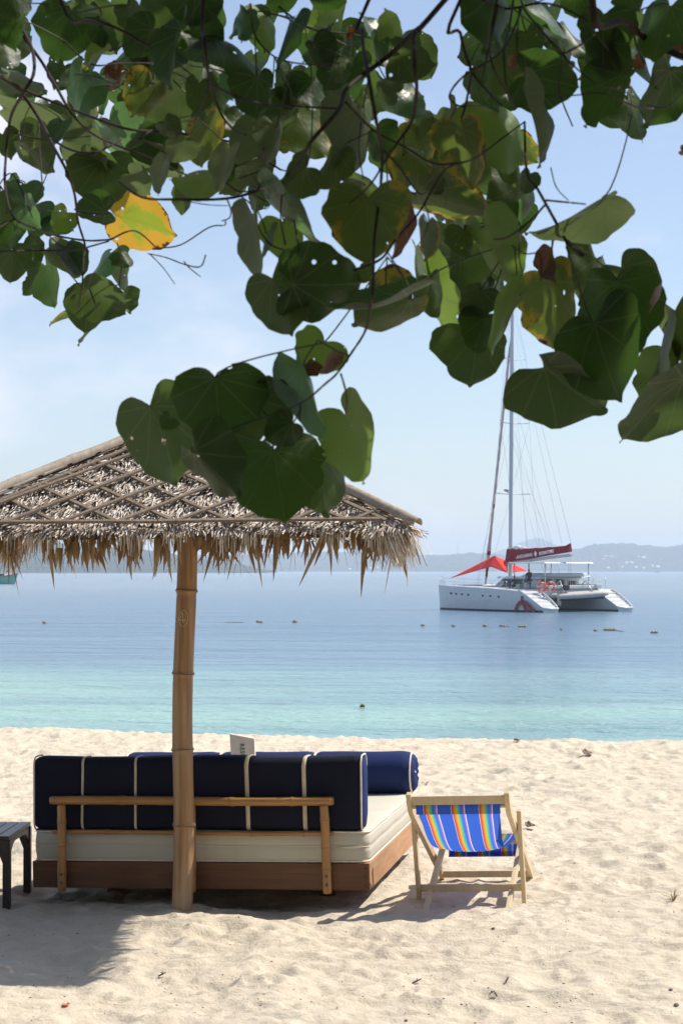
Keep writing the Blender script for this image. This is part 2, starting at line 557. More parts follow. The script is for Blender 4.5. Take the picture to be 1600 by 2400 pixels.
ridge('far_hills', [(-300, 1304), (300, 1300), (560, 1304), (640, 1300), (760, 1296), (860, 1298), (960, 1304), (1000, 1306), (1060, 1302), (1110, 1294), (1150, 1302), (1200, 1308), (1260, 1304), (1330, 1300), (1345, 1286), (1370, 1277), (1400, 1273), (1425, 1275), (1440, 1279), (1470, 1279), (1515, 1279), (1550, 1285), (1580, 1281), (1610, 1275), (1680, 1270), (1760, 1282), (1900, 1296)], 4300, 700, 6, 'long low range of hazy hills along the far shore behind the catamaran')
ridge('distant_peak', [(900, 1330), (1100, 1312), (1180, 1290), (1225, 1270), (1249, 1265), (1275, 1270), (1330, 1294), (1420, 1312), (1600, 1330)], 6300, 500, 9, 'faint peak showing above the far shore behind the catamaran mast')

# ------------------------------------------------------------------ haze
t = NT('haze_air')
vol = t.node('ShaderNodeVolumePrincipled')
vol.inputs['Color'].default_value = (0.76, 0.87, 1.0, 1)
vol.inputs['Density'].default_value = 0.00027
vol.inputs['Anisotropy'].default_value = 0.0
t.link(vol.outputs[0], t.out.inputs['Volume'])
b = MB(); b.box((0, 3550, 52), (12600, 7500, 2 * 55))
hz = b.build('haze', t.mat)
tag(hz, 'pale haze in the air over the bay', 'haze', kind='stuff')

# ------------------------------------------------------------------ thatched umbrella
PX, PY = px0, py0
ROOF_A, EAVE_Z, APEX_Z = 1.09, 1.875, 2.435
umb = empty('thatched_umbrella', (PX, PY, 0), 'large thatched beach umbrella on one bamboo pole, its roof crossed by slats', 'beach umbrella')

def m_bamboo_pole():
    t = NT('bamboo_pole')
    g = t.noise(scale=1, detail=5, rough=0.6, sc=(38, 38, 1.6))
    l = t.noise(scale=1, detail=4, sc=(7, 7, 2.5))
    c = t.ramp(g, [(0.25, (.17, .085, .033)), (0.55, (.36, .20, .085)), (0.8, (.50, .33, .17))])
    spz = t.node('ShaderNodeSeparateXYZ'); t.link(t.coord('Object'), spz.inputs[0])
    c = t.mix(t.math('MULTIPLY', t.maprange(l, 0.38, 0.68, 0.1, 0.9), t.maprange(spz.outputs['Z'], .2, 1.4, .85, .1)), c, (.33, .265, .20))
    c = t.mix(t.maprange(t.noise(scale=1, detail=3, sc=(6, 6, 1.6), loc=(4, 2, 1)), 0.48, 0.70, 0, 0.75), c, (.22, .11, .055))
    s = t.noise(scale=1, detail=2, sc=(120, 120, 30))
    c = t.mix(t.maprange(s, 0.74, 0.82, 0, 0.7), c, (.10, .06, .035))
    return t.done(t.bsdf(c, 0.5, t.bump(g, 0.15, 0.003), 0.35))
M['pole'] = m_bamboo_pole()
M['node_ring'] = simple('bamboo_node_ring', (.26, .16, .09), 0.6, 0.3, 30, 0.2, 80, 0.3)

def pole_axis(z):
    # slight natural bends of the culm
    return Vector((-0.012 + 0.013 * z + 0.008 * math.sin(z * 4.2 + 0.4), 0.004 * math.sin(z * 3.1), z))
nodes_z = []
for yy in (2065, 1933, 1757, 1578, 1385):
    nodes_z.append(CAM_H - (yy - HOR) / FPX * PY)
nodes_z += [1.98, 2.33]
def pole_r(z):
    r = 0.0520 - 0.0010 * z
    for q in nodes_z[1:]:
        r += 0.0042 * math.exp(-((z - q) / 0.010) ** 2) - 0.0022 * math.exp(-((z - q + 0.022) / 0.014) ** 2) + 0.0008 * math.exp(-((z - q) / 0.07) ** 2)
    return r
zz = sorted(set([-0.35 + 0.02 * i for i in range(int(2.88 / 0.02))] + [q + d for q in nodes_z for d in (-.014, -.009, -.005, 0, .005, .009, .014)]))
b = MB(); b.tube([pole_axis(z) for z in zz], [pole_r(z) for z in zz], 28)
pole = b.build('pole', M['pole'], umb)
for q in nodes_z[1:]:
    b = MB()
    w = rng.uniform(0, 6.28)
    ring = [pole_axis(q) + Vector((math.cos(a) * (pole_r(q) + .0006), math.sin(a) * (pole_r(q) + .0006), 0.004 * math.sin(a + w))) for a in np.linspace(0, 2 * math.pi, 28, endpoint=False)]
    b.tube(ring, 0.0028, 6, closed=True)
    b.build('node_ring', M['node_ring'], pole)
# scratched number 4 inside an oval
def on_pole(sx, sy):
    z = CAM_H - (sy - HOR) / FPX * PY
    c = pole_axis(z); x = (sx - 800) / FPX * PY - PX - c.x
    r = pole_r(z) + 0.0006
    x = max(-r * .97, min(r * .97, x))
    return Vector((c.x + x, c.y - math.sqrt(max(1e-6, r * r - x * x)), z))
M['scratch'] = simple('pale_scratch', (.75, .66, .52), 0.8, 0.1, 30)
b = MB()
def zp(x, y): return on_pole(x * 0.3827, 1240 + y * 0.3827)
def stroke(pts, r=0.0011):
    fine = []
    for p, q in zip(pts[:-1], pts[1:]):
        for k in range(6): fine.append((p[0] + (q[0] - p[0]) * k / 6, p[1] + (q[1] - p[1]) * k / 6))
    fine.append(pts[-1])
    b.tube([zp(*p) for p in fine], r, 5)
stroke([(1122, 508), (1112, 535), (1101, 556), (1143, 556)])
stroke([(1124, 508), (1126, 540), (1128, 572)])
b.tube([zp(1128 + 28 * math.cos(a), 545 + 49 * math.sin(a)) for a in np.linspace(0, 2 * math.pi, 40, endpoint=False)], 0.0008, 4, closed=True)  # mature green with the shade of the crown put into the colour
b.build('scratched_number', M['scratch'], pole)

# roof faces; blue-grey in the colour stands for sky reflected on glossy tops
RISE = APEX_Z - EAVE_Z  # pale grey-green, also the painted tone of leaves catching the sun
SL = math.hypot(ROOF_A, RISE)
TILT = Matrix.Rotation(R(-0.45), 3, 'Y')
class Face:
    def __init__(self, k):
        self.rot = Matrix.Rotation(k * math.pi / 2, 3, 'Z')
        self.E = Vector((0, -ROOF_A, EAVE_Z)); self.u = Vector((1, 0, 0))
        self.v = Vector((0, ROOF_A / SL, RISE / SL)); self.n = self.u.cross(self.v)
    def pt(self, u, v, h=0.0):
        p = self.rot @ (self.E + self.u * u + self.v * v + self.n * h)
        return TILT @ (p - Vector((0, 0, 2.1))) + Vector((0, 0, 2.1))
    def vec(self, u, v, h): return TILT @ (self.rot @ (self.u * u + self.v * v + self.n * h))
faces = [Face(k) for k in range(4)]

def m_thatch(name, stops, trans=0.0):
    t = NT(name)
    at = t.node('ShaderNodeAttribute', attribute_name='tone')
    c = t.ramp(at.outputs['Fac'], stops)
    c = t.mix(t.maprange(t.noise(scale=60, detail=2), 0.45, 0.8, 0, 0.4), c, (.16, .11, .07))
    bs = t.bsdf(c, 0.7, None, 0.25)
    if not trans: return t.done(bs)
    tr = t.node('ShaderNodeBsdfTranslucent'); t.link(c, tr.inputs['Color'])
    mx = t.node('ShaderNodeMixShader'); mx.inputs[0].default_value = trans
    t.link(bs.outputs[0], mx.inputs[1]); t.link(tr.outputs[0], mx.inputs[2])
    return t.done(mx)
M['thatch'] = m_thatch('grey_thatch', [(0.0, (.09, .065, .05)), (0.28, (.28, .215, .16)), (0.55, (.56, .485, .40)), (1.0, (.82, .77, .70))])
M['thatch_core'] = simple('thatch_core', (.030, .024, .020), 0.95, 0.4, 40, 0.8, 60, 0.1)
M['brown_leaf'] = m_thatch('brown_palm_leaflet', [(0.0, (.13, .07, .03)), (0.5, (.30, .185, .085)), (1.0, (.50, .37, .21))], 0.35)

class Strands:
    def __init__(self): self.V = []; self.F = []; self.T = []
    def add(self, pts, w, side, tone):
        b0 = len(self.V); n = len(pts)
        for i, p in enumerate(pts):
            ww = w * (1 - 0.55 * (i / (n - 1)) ** 2) * 0.5
            self.V.append(p - side * ww); self.V.append(p + side * ww)
            self.T += [tone, tone]
        for i in range(n - 1):
            self.F.append((b0 + 2 * i, b0 + 2 * i + 1, b0 + 2 * i + 3, b0 + 2 * i + 2))
    def build(self, name, mat, parent):
        me = bpy.data.meshes.new(name); me.from_pydata([tuple(v) for v in self.V], [], self.F)
        at = me.attributes.new('tone', 'FLOAT', 'POINT'); at.data.foreach_set('value', self.T)
        me.materials.append(mat); me.update()
        return link(name, me, parent)

core = MB()
for f in faces:
    core.add([f.pt(-ROOF_A + .03, .012, -.006), f.pt(ROOF_A - .03, .012, -.006), f.pt(0, SL - .005, -.006)], [(0, 1, 2)])
    core.add([f.pt(-ROOF_A + .14, .10, -.04), f.pt(ROOF_A - .14, .10, -.04), f.pt(0, SL - .06, -.04)], [(0, 2, 1)])
core.build('thatch_core', M['thatch_core'], umb)

rs = random.Random(11)
S = Strands()
for k, f in enumerate(faces):
    cnt = 13000 if k == 0 else 5000
    for i in range(cnt):
        v = SL * (1 - math.sqrt(rs.random())) if True else 0
        um = ROOF_A * (1 - v / SL)
        u = rs.uniform(-um, um)
        patch = math.sin(u * 9 + 3 * math.sin(v * 7)) * math.sin(v * 11 + u * 4)
        L = rs.uniform(.045, .105); lat = rs.gauss(0.16 * patch - .12, .13)
        lift0, lift1 = rs.uniform(.05, .42), rs.uniform(.0, .45)
        p0 = f.pt(u, v, rs.uniform(-.004, .008))
        d0 = f.vec(lat, -1, lift0); d1 = f.vec(lat * 1.5, -1, lift0 - lift1 * 1.3)
        p1 = p0 + d0 * L * 0.5; p2 = p1 + d1 * L * 0.5
        sd = f.vec(1, lat, rs.gauss(0, .55)).normalized()
        tn = min(1, max(0, rs.gauss(.56 + .12 * patch, .27)))
        S.add([p0, p1, p2], rs.uniform(.0045, .0105), sd, tn)
    # short pale fringe just under the eave batten
    for i in range(900 if k == 0 else 400):
        u = rs.uniform(-ROOF_A, ROOF_A)
        cl = 0.5 + 0.5 * math.sin(u * 21 + 2.1 * math.sin(u * 7.3 + k))
        if rs.random() > 0.06 + 1.05 * cl ** 1.5: continue
        L = rs.uniform(.025, .085) * (0.6 + .7 * cl)
        p0 = f.pt(u, rs.uniform(-.005, .045), rs.uniform(-.02, .012))
        out = rs.gauss(0.28, .2)
        dn = Vector((0, 0, -1)); ov = f.vec(rs.gauss(0, .25), -1, 0)
        p1 = p0 + (ov * .75 + dn * .45).normalized() * L * .45
        p2 = p1 + (ov * out * .5 + dn).normalized() * L * .8
        sd = f.vec(1, 0, rs.gauss(0, .5)).normalized()
        S.add([p0, p1, p2], rs.uniform(.003, .009), sd, min(1, max(0, rs.gauss(.66, .34))))
# bunches of straw sticking out under the ridge caps at the corners
for k in range(4):
    f = faces[k]
    for i in range(150):
        p0 = f.pt(ROOF_A - rs.uniform(.0, .16), rs.uniform(0, .05), rs.uniform(-.03, .02))
        d = f.vec(rs.uniform(.25, 1.0), -rs.uniform(.2, .8), -.25) + Vector((0, 0, rs.uniform(-.9, -.2)))
        d.normalize(); L = rs.uniform(.07, .15)
        S.add([p0, p0 + d * L * .5, p0 + (d + Vector((0, 0, -.35))) * L], rs.uniform(.004, .010), f.vec(.6, .3, rs.gauss(0, .6)).normalized(), rs.uniform(.35, 1))
tag(S.build('thatch', M['thatch'], umb), kind='stuff')

# thin stray fibres
S2 = Strands()
for k, f in enumerate(faces):
    for i in range(60):
        u = rs.uniform(-ROOF_A, ROOF_A); L = rs.uniform(.06, .2)
        p0 = f.pt(u, rs.uniform(-.02, .05), -.02); dx = rs.gauss(0, .12)
        S2.add([p0, p0 + f.vec(dx, 0, 0) * L * .5 + Vector((0, 0, -L * .5)), p0 + f.vec(dx * 1.6, 0, 0) * L + Vector((0, 0, -L))], .0022, f.vec(1, 0, 0), rs.uniform(0, .6))
tag(S2.build('fibres', M['brown_leaf'], umb), kind='stuff')

# hanging brown leaflets: each one a part
leaf_meshes = []
for q in range(9):
    r0 = random.Random(100 + q)
    L = [.10, .13, .16, .18, .22, .14, .115, .15, .19][q]; W = [.034, .040, .024, .036, .030, .016, .048, .028, .020][q]
    V, F, T = [], [], []
    blades = max(2, int(W / .015)) if q not in (5, 2, 8) else 1
    for bl_i in range(blades):
        x0 = (bl_i + .5) / blades * W - W / 2
        lb = L * r0.uniform(.55, 1.0); wb = W / blades * r0.uniform(.9, 1.3)
        fan = x0 * r0.uniform(.1, .9) + r0.gauss(0, .006); curl = r0.uniform(-.9, .9); tone = min(1, max(0, r0.gauss(.48, .2))); yo = r0.gauss(0, .003)
        n = 6; b0 = len(V)
        for i in range(n):
            s = i / (n - 1)
            w = wb * (1 if s < .4 else max(.08, 1 - ((s - .4) / .6) ** 1.6)); tw = curl * s
            cx = x0 + fan * s * s; cy = yo - .02 * s * s * math.sin(q + bl_i)
            for e in (-1, 1):
                V.append((cx + e * w / 2 * math.cos(tw), cy + e * w / 2 * math.sin(tw), -lb * s)); T.append(min(1, max(0, tone + .25 * (s - .4))))
        for i in range(n - 1): F.append((b0 + 2 * i, b0 + 2 * i + 1, b0 + 2 * i + 3, b0 + 2 * i + 2))
    me = bpy.data.meshes.new('leaflet'); me.from_pydata(V, [], F)
    at = me.attributes.new('tone', 'FLOAT', 'POINT'); at.data.foreach_set('value', T)
    me.materials.append(M['brown_leaf']); me.polygons.foreach_set('use_smooth', [True] * len(F)); me.update()
    leaf_meshes.append(me)
nl = 0
for k, f in enumerate(faces):
    want = 168 if k == 0 else 44
    i = 0
    while i < want:
        u = rs.uniform(-ROOF_A + .06, ROOF_A - .1)
        cl = 0.5 + 0.5 * math.sin(u * 19 + 2.3 * math.sin(u * 8.3 + k * 2) + 1.0)
        if rs.random() > cl ** 1.4 + .05: continue
        i += 1; nl += 1
        o = link('leaflet', leaf_meshes[rs.randrange(9)], umb)
        p = f.pt(u, rs.uniform(-.03, .10), rs.uniform(-.06, -.015))
        o.location = p
        o.rotation_euler = (rs.gauss(0, .12), rs.gauss(0, .20), k * math.pi / 2 + rs.gauss(0, .7))
        sc = rs.uniform(.55, 1.25) * (0.55 + .6 * cl); o.scale = (rs.uniform(.7, 1.2), 1, sc)

# lattice of bamboo slats
def slat_between(f, a, c, hgt, w=.026, th=.009, name='slat'):
    bow = rs.uniform(-.004, .004)
    p0, p1 = f.pt(a[0], a[1], hgt), f.pt(c[0], c[1], hgt)
    if (p1 - p0).length < .05: return
    d = (p1 - p0).normalized(); nrm = f.vec(0, 0, 1); sd = d.cross(nrm).normalized()
    rows = []
    n = 5
    for i in range(n):
        s = i / (n - 1)
        p = p0.lerp(p1, s) + nrm * (bow * math.sin(s * math.pi)) + sd * rs.uniform(-.0012, .0012)
        rows.append([p + sd * (-w / 2) - nrm * th / 2, p + sd * (w / 2) - nrm * th / 2, p + sd * (w * .42) + nrm * th / 2, p - sd * (w * .42) + nrm * th / 2])
    b = MB(); b.grid(rows, closed=True, smooth=False)
    b.f += [(3, 2, 1, 0), (16, 17, 18, 19)]; b.m += [0, 0]; b.s += [False, False]
    b.build(name, M['slat'], umb)
SPC = 0.256
for k, f in enumerate(faces):
    for j in range(-5, 6):
        u0 = 0.062 + j * SPC if k == 0 else j * SPC
        if abs(u0) > ROOF_A - .03: continue
        for sg in (-1, 1):
            tg = 1.02
            # climb until the hip (|u| = A(1 - v/SL))
            # u = u0 + sg*t, v = tg*t
            if sg > 0: tmax = (ROOF_A - u0) / (1 + tg * ROOF_A / SL)
            else: tmax = (ROOF_A + u0) / (1 + tg * ROOF_A / SL)
            tmax -= .035
            if tmax > .07:
                slat_between(f, (u0 + rs.uniform(-.008, .008), .018), (u0 + sg * tmax, tg * tmax), .030 if sg < 0 else .040, .021)
    # eave battens in two lengths, one overlapping the other
    m = rs.uniform(-.1, .1)
    slat_between(f, (-ROOF_A + .05, .004), (m, .0), .046, .022, .011, 'eave_batten')
    slat_between(f, (m - .0 + .004, .001), (ROOF_A - .13, .006), .047, .022, .011, 'eave_batten')
    for sg in (-1, 1):     # slats that follow the hips
        off = .075
        slat_between(f, (sg * (ROOF_A - off - .03), .02), (sg * .02, SL * (1 - off / ROOF_A) - .05), .034, .024, .008, 'hip_slat')
# grey bamboo caps over the four hips
for k in range(4):
    f = faces[k]
    c0 = f.pt(ROOF_A + .035, -.02, .026); c1 = f.pt(0, SL, .035)
    # keep it on the diagonal plane
    g = faces[(k + 1) % 4]
    c0 = (c0 + g.pt(-ROOF_A - .035, -.02, .034)) / 2; c1 = (c1 + g.pt(0, SL, .05)) / 2
    n = 40; d = (c1 - c0).normalized(); sd = d.cross(Vector((0, 0, 1))).normalized(); up = sd.cross(d).normalized()
    rows, rin = [], []
    Lh = (c1 - c0).length
    for i in range(n + 1):
        s = i / n; p = c0.lerp(c1, s)
        nd = min(abs(s * Lh - q) for q in (.28, .62, .97, 1.3))
        rad = .025 + .003 * math.exp(-(nd / .014) ** 2) + .005 * (1 - s) + .0012 * math.sin(s * 31 + k)
        p = p + sd * .006 * math.sin(s * 7 + k) + up * .006 * math.sin(s * 5 + 2 * k)
        rows.append([p + sd * rad * math.cos(a) + up * rad * math.sin(a) for a in np.linspace(-.15, math.pi + .15, 11)])
        rin.append([p + sd * (rad - .007) * math.cos(a) + up * (rad - .007) * math.sin(a) for a in np.linspace(-.15, math.pi + .15, 11)])
    b = MB(); b.grid(rows); b.grid([r[::-1] for r in rin])
    n1 = 11 * (n + 1)
    for i in range(10): b.f.append((i, n1 + 10 - i, n1 + 9 - i, i + 1)); b.m.append(0); b.s.append(False)
    b.build('ridge_cap', M['ridge'], umb)
    # rafter underneath, from the pole top to the corner
    a0 = pole_axis(APEX_Z - .16); a1 = c0 + Vector((0, 0, -.10)) + (c1 - c0) * .03
    b = MB(); b.tube([a0, a1], .02, 8); b.build('rafter', M['bamboo_post_thin'], umb)

# ------------------------------------------------------------------ daybed
BED = Matrix.Translation((0.141, 9.42, 0)) @ Euler((0, R(-1.2), R(-10))).to_matrix().to_4x4()
BW, BD = 1.76, 1.90
Z0, Z1, Z2, Z3 = .092, .227, .383, .773
bed = empty('daybed', (0, 0, 0), 'low wooden daybed with a bamboo backrest rail standing behind the umbrella pole', 'daybed')
bed.matrix_world = BED
def bxm(name, c, s, mat, bev=.003, parent=bed):
    b = MB(); b.box(c, s); me = bevel_mesh(b.mesh(name, mat), bev, 2)
    return link(name, me, parent)
th = .028
bxm('board', (-BW / 2, th / 2, (Z0 + Z1) / 2), (BW, th, Z1 - Z0), M['teak_shaded'])
bxm('board', (-BW / 2, BD - th / 2, (Z0 + Z1) / 2), (BW, th, Z1 - Z0), M['teak_shaded'])
bxm('board', (-th / 2 + .004, BD / 2 + .001, (Z0 + Z1) / 2 + .001), (th, BD - 2 * th + .05, Z1 - Z0), M['teak_lit'])
bxm('board', (-BW + th / 2 - .004, BD / 2 + .001, (Z0 + Z1) / 2 + .001), (th, BD - 2 * th + .05, Z1 - Z0), M['teak_lit'])
for i in range(12):
    bxm('slat', (-BW / 2, .1 + i * (BD - .2) / 11, Z1 - .026), (BW - 2 * th - .01, .085, .02), M['teak_lit'], .002)
for i, (x, y) in enumerate(((-.3, .5), (-BW + .3, .5), (-.16, BD - .22), (-BW + .16, BD - .22))):
    bxm('leg', (x, y, (Z0 - .12) / 2 + .01), (.09, .09, Z0 + .14), M['teak_shaded'], .003)
M['screw'] = simple('dark_screw', (.05, .04, .035), 0.4, 0.2, 30, 0, 60, 0.5, 0.6)
for z in (Z0 + .025, Z0 + .068, Z0 + .112):
    b = MB(); b.ball((-.018, -.0005, z), .0045, 8, 5, 0, (1, .4, 1)); b.build('screw', M['screw'], bed)
# bamboo backrest frame
def bamboo(p0, p1, r, knots, mat, name, n=14, wob=.003):
    p0, p1 = Vector(p0), Vector(p1); L = (p1 - p0).length; d = (p1 - p0).normalized()
    N = max(10, int(L / .015)); pts, rad = [], []
    for i in range(N + 1):
        s = i / N
        pts.append(p0.lerp(p1, s) + Vector((0, 1, 0)) * wob * math.sin(s * 7) + (d.cross(Vector((0, 1, 0)))) * wob * math.sin(s * 5 + 1))
        rr_ = r
        for q in knots: rr_ += .0028 * math.exp(-((s - q) * L / .012) ** 2)
        if i in (0, N): rr_ *= .86
        rad.append(rr_)
    b = MB(); b.tube(pts, rad, n); o = b.build(name, mat, bed)
    for q in knots:
        c = p0.lerp(p1, q); i = int(q * N); c = pts[i]; e1 = d.cross(Vector((0, 1, 0))).normalized(); e2 = d.cross(e1)
        b = MB(); b.tube([c + (e1 * math.cos(a) + e2 * math.sin(a)) * (rad[i] + .0002) + d * (.002 * math.sin(a + q * 9)) for a in np.linspace(0, 2 * math.pi, 16, endpoint=False)], .0019, 5, closed=True)
        b.build('node_ring', M['node_ring'], o)
    return o
def bx(pxl): return (pxl - 866) / 788.0 * BW
ZR = .545
top_rail = bamboo((bx(128), -.032, ZR), (bx(791), -.032, ZR), .0222, (.12, .26, .47, .65, .86), M['bamboo_rail'], 'top_rail')
low_rail = bamboo((bx(128), -.004, .379), (bx(788), -.004, .379), .0115, (.2, .45, .72, .9), M['bamboo_rail'], 'lower_rail', 10)
for xx_, kn in ((bx(153.5), (.22, .55, .8)), (bx(461), (.3, .7)), (bx(771.5), (.28, .55, .83))):
    lean = .018 if xx_ > -.5 else 0.0
    p = bamboo((xx_ + lean * .4, -.034, Z0 - .012), (xx_ - lean * .4, -.031, ZR - .018), .0225, kn, M['bamboo_post_thin'], 'post')
    for z in (Z0 + .035, Z0 + .078):
        b = MB(); b.ball((xx_ + lean * .2, -.0575, z), .0075, 10, 6, 0, (1, .4, 1)); b.ball((xx_ + lean * .2, -.0595, z), .0035, 8, 5, 1, (1, .5, 1))
        b.build('bolt', [M['screw'], simple('bolt_steel', (.35, .33, .3), .35, .1, 20, 0, 60, .5, .8) if 'bolt_steel' not in bpy.data.materials else bpy.data.materials['bolt_steel']], p)

def place(o, loc):
    o.matrix_world = BED @ Matrix.Translation(loc); return o

# mattress
def rrect(w, d, r, n=7, cx=0, cy=0):
    pts = []
    for (qx, qy, a0) in ((w / 2 - r, d / 2 - r, 0), (-w / 2 + r, d / 2 - r, 90), (-w / 2 + r, -d / 2 + r, 180), (w / 2 - r, -d / 2 + r, 270)):
        for i in range(n):
            a = R(a0 + 90 * i / (n - 1)); pts.append((cx + qx + r * math.cos(a), cy + qy + r * math.sin(a)))
    out = []
    for i, p in enumerate(pts):           # extra points along the straight edges
        q = pts[(i + 1) % len(pts)]
        L = math.hypot(q[0] - p[0], q[1] - p[1]); m = max(1, int(L / .06))
        for k in range(m): out.append((p[0] + (q[0] - p[0]) * k / m, p[1] + (q[1] - p[1]) * k / m))
    return out
mh = Z2 - Z1
mw, md = BW - .008, BD - .03
ring0 = rrect(mw, md, .055)
rows = []
zs_ = [0, .006, .03, .055, .075, .082, .089, .11, .13, mh - .006, mh]
def wob(x, y, s): return math.sin(x * 11 + s) * .5 + math.sin(y * 13 + 2 * s) * .5
for i, z in enumerate(zs_):
    ins = .010 if i in (0, len(zs_) - 1) else (.0045 if z == .082 else 0.0)
    bul = .007 * math.sin(math.pi * z / mh)
    sx, sy = 1 + (bul - ins) * 2 / mw, 1 + (bul - ins) * 2 / md
    rows.append([(x * sx, y * sy, z + (.003 * wob(x, y, 1.3) if 0 < i else 0)) for x, y in ring0])
for j, sc in enumerate((.96, .85, .6, .3)):
    rows.append([(x * sc, y * sc, mh + .004 + .004 * wob(x * sc * .6, y * sc * .6, 2)) for x, y in ring0])
b = MB(); b.grid(rows, closed=True)
nR = len(ring0); last = (len(rows) - 1) * nR
b.f.append(tuple(last + i for i in range(nR))); b.m.append(0); b.s.append(True)
mat_o = b.build('mattress', M['mattress'])
place(mat_o, (-BW / 2, BD / 2, Z1 + .001))
tag(mat_o, 'thick cream mattress lying on the wooden daybed', 'mattress')
for z in (.004, mh - .002):
    b = MB(); b.tube([(x * 1.002, y * 1.002, z + (.003 * wob(x, y, 1.3) if z > .05 else 0.002)) for x, y in ring0], .0048, 7, closed=True)
    b.build('piping', M['piping'], mat_o)
b = MB(); zp_ = [(x * 1.0075, y * 1.0075, .082 + .003 * wob(x, y, 1.3)) for x, y in ring0 if y < -md / 2 + .05]
zp_.sort(key=lambda p: p[0])
b.tube(zp_, .0026, 5); b.build('zip_seam', M['piping'], mat_o)
b = MB(); b.tube([(mw / 2 - .16, -md / 2 - .008, .080), (mw / 2 - .10, -md / 2 - .010, .079), (mw / 2 - .045, -md / 2 - .003, .083), (mw / 2 - .008, -md / 2 + .03, .092), (mw / 2 + .006, -md / 2 + .06, .098)], [.002, .006, .009, .006, .002], 6)
b.build('zip_flap', M['piping'], mat_o)

# backrest cushion
cu = bpy.data.objects.new('backrest_cushion', None)
CW, CT, CH = 1.735, .165, Z3 - Z2 - .014
straps = [bx(p) for p in (199, 327, 458, 589, 720)]
c_left, c_right = -BW + .006, bx(853)
def csec(r_in, n=6):
    pts = []
    w, h, r = CT - 2 * r_in, CH - 2 * r_in, .045
    for (qx, qy, a0) in ((w / 2 - r, h / 2 - r, 0), (-w / 2 + r, h / 2 - r, 90), (-w / 2 + r, -h / 2 + r, 180), (w / 2 - r, -h / 2 + r, 270)):
        for i in range(n):
            a = R(a0 + 90 * i / (n - 1)); pts.append((qx + r * math.cos(a), qy + r * math.sin(a)))
    return pts
def cush_ring(x, ins):
    out = []
    for (y, z) in csec(ins):
        bulge = 0.006 * math.sin(z * 14 + x * 3)
        yy_ = y + (.5 * (z / CH)) * .03 + (bulge if y > 0 else bulge * .3)
        out.append((x, yy_, z + .004 * math.sin(x * 6.5 + 1)))
    return out
xs_c = np.linspace(c_left, c_right, 90)
rows = []
for x in xs_c:
    ds = min(abs(x - s) for s in straps)
    edge = min(x - c_left, c_right - x)
    ins = .004 * math.exp(-(ds / .02) ** 2) + (.012 * max(0, 1 - edge / .03) ** 2)
    rows.append(cush_ring(x, ins))
b = MB(); b.grid(rows, closed=True)
for ri, sgn in ((0, 1), (len(rows) - 1, -1)):
    nS = len(rows[0]); base = ri * nS
    cx = [Vector(p) for p in rows[ri]]; cc = sum(cx, Vector()) / nS
    prev = [base + i for i in range(nS)]
    for sc in (.75, .4):
        st = len(b.v)
        b.v += [tuple(cc + (p - cc) * sc + Vector((-sgn * .012 * (1 - sc * .5), 0, 0))) for p in cx]
        for i in range(nS):
            q = (prev[i], prev[(i + 1) % nS], st + (i + 1) % nS, st + i)
            b.f.append(q if sgn < 0 else q[::-1]); b.m.append(1); b.s.append(True)
        prev = [st + i for i in range(nS)]
    b.f.append(tuple(prev)); b.m.append(1); b.s.append(True)
cu = link('backrest_cushion', fix_normals(b.mesh('backrest_cushion', [M['navy'], M['navy_lit_end']])))
CL = (0, .012 + CT / 2, Z2 + CH / 2 + .002)
place(cu, CL)
tag(cu, 'long navy backrest cushion with cream straps leaning on the bamboo rail', 'cushion')
for i, s in enumerate(straps):
    w = .0105 if i >= 3 else (.0065 if i != 2 else .005)
    b = MB(); rws = []
    for dx in (-w, -w * .8, 0, w * .8, w):
        o = -.0028 if abs(dx) < w * .95 else -.0005
        rws.append([(p[0] + .005 * math.sin(p[2] * 16 + i), p[1], p[2]) for p in cush_ring(s + dx, o)])
    b.grid(rws, closed=True)
    link('strap', fix_normals(b.mesh('strap', M['strap'])), cu)
for x in (c_left + .004, c_right - .004):
    b = MB(); b.tube(cush_ring(x, -.001), .0046, 8, closed=True); b.build('piping', M['piping'], cu)
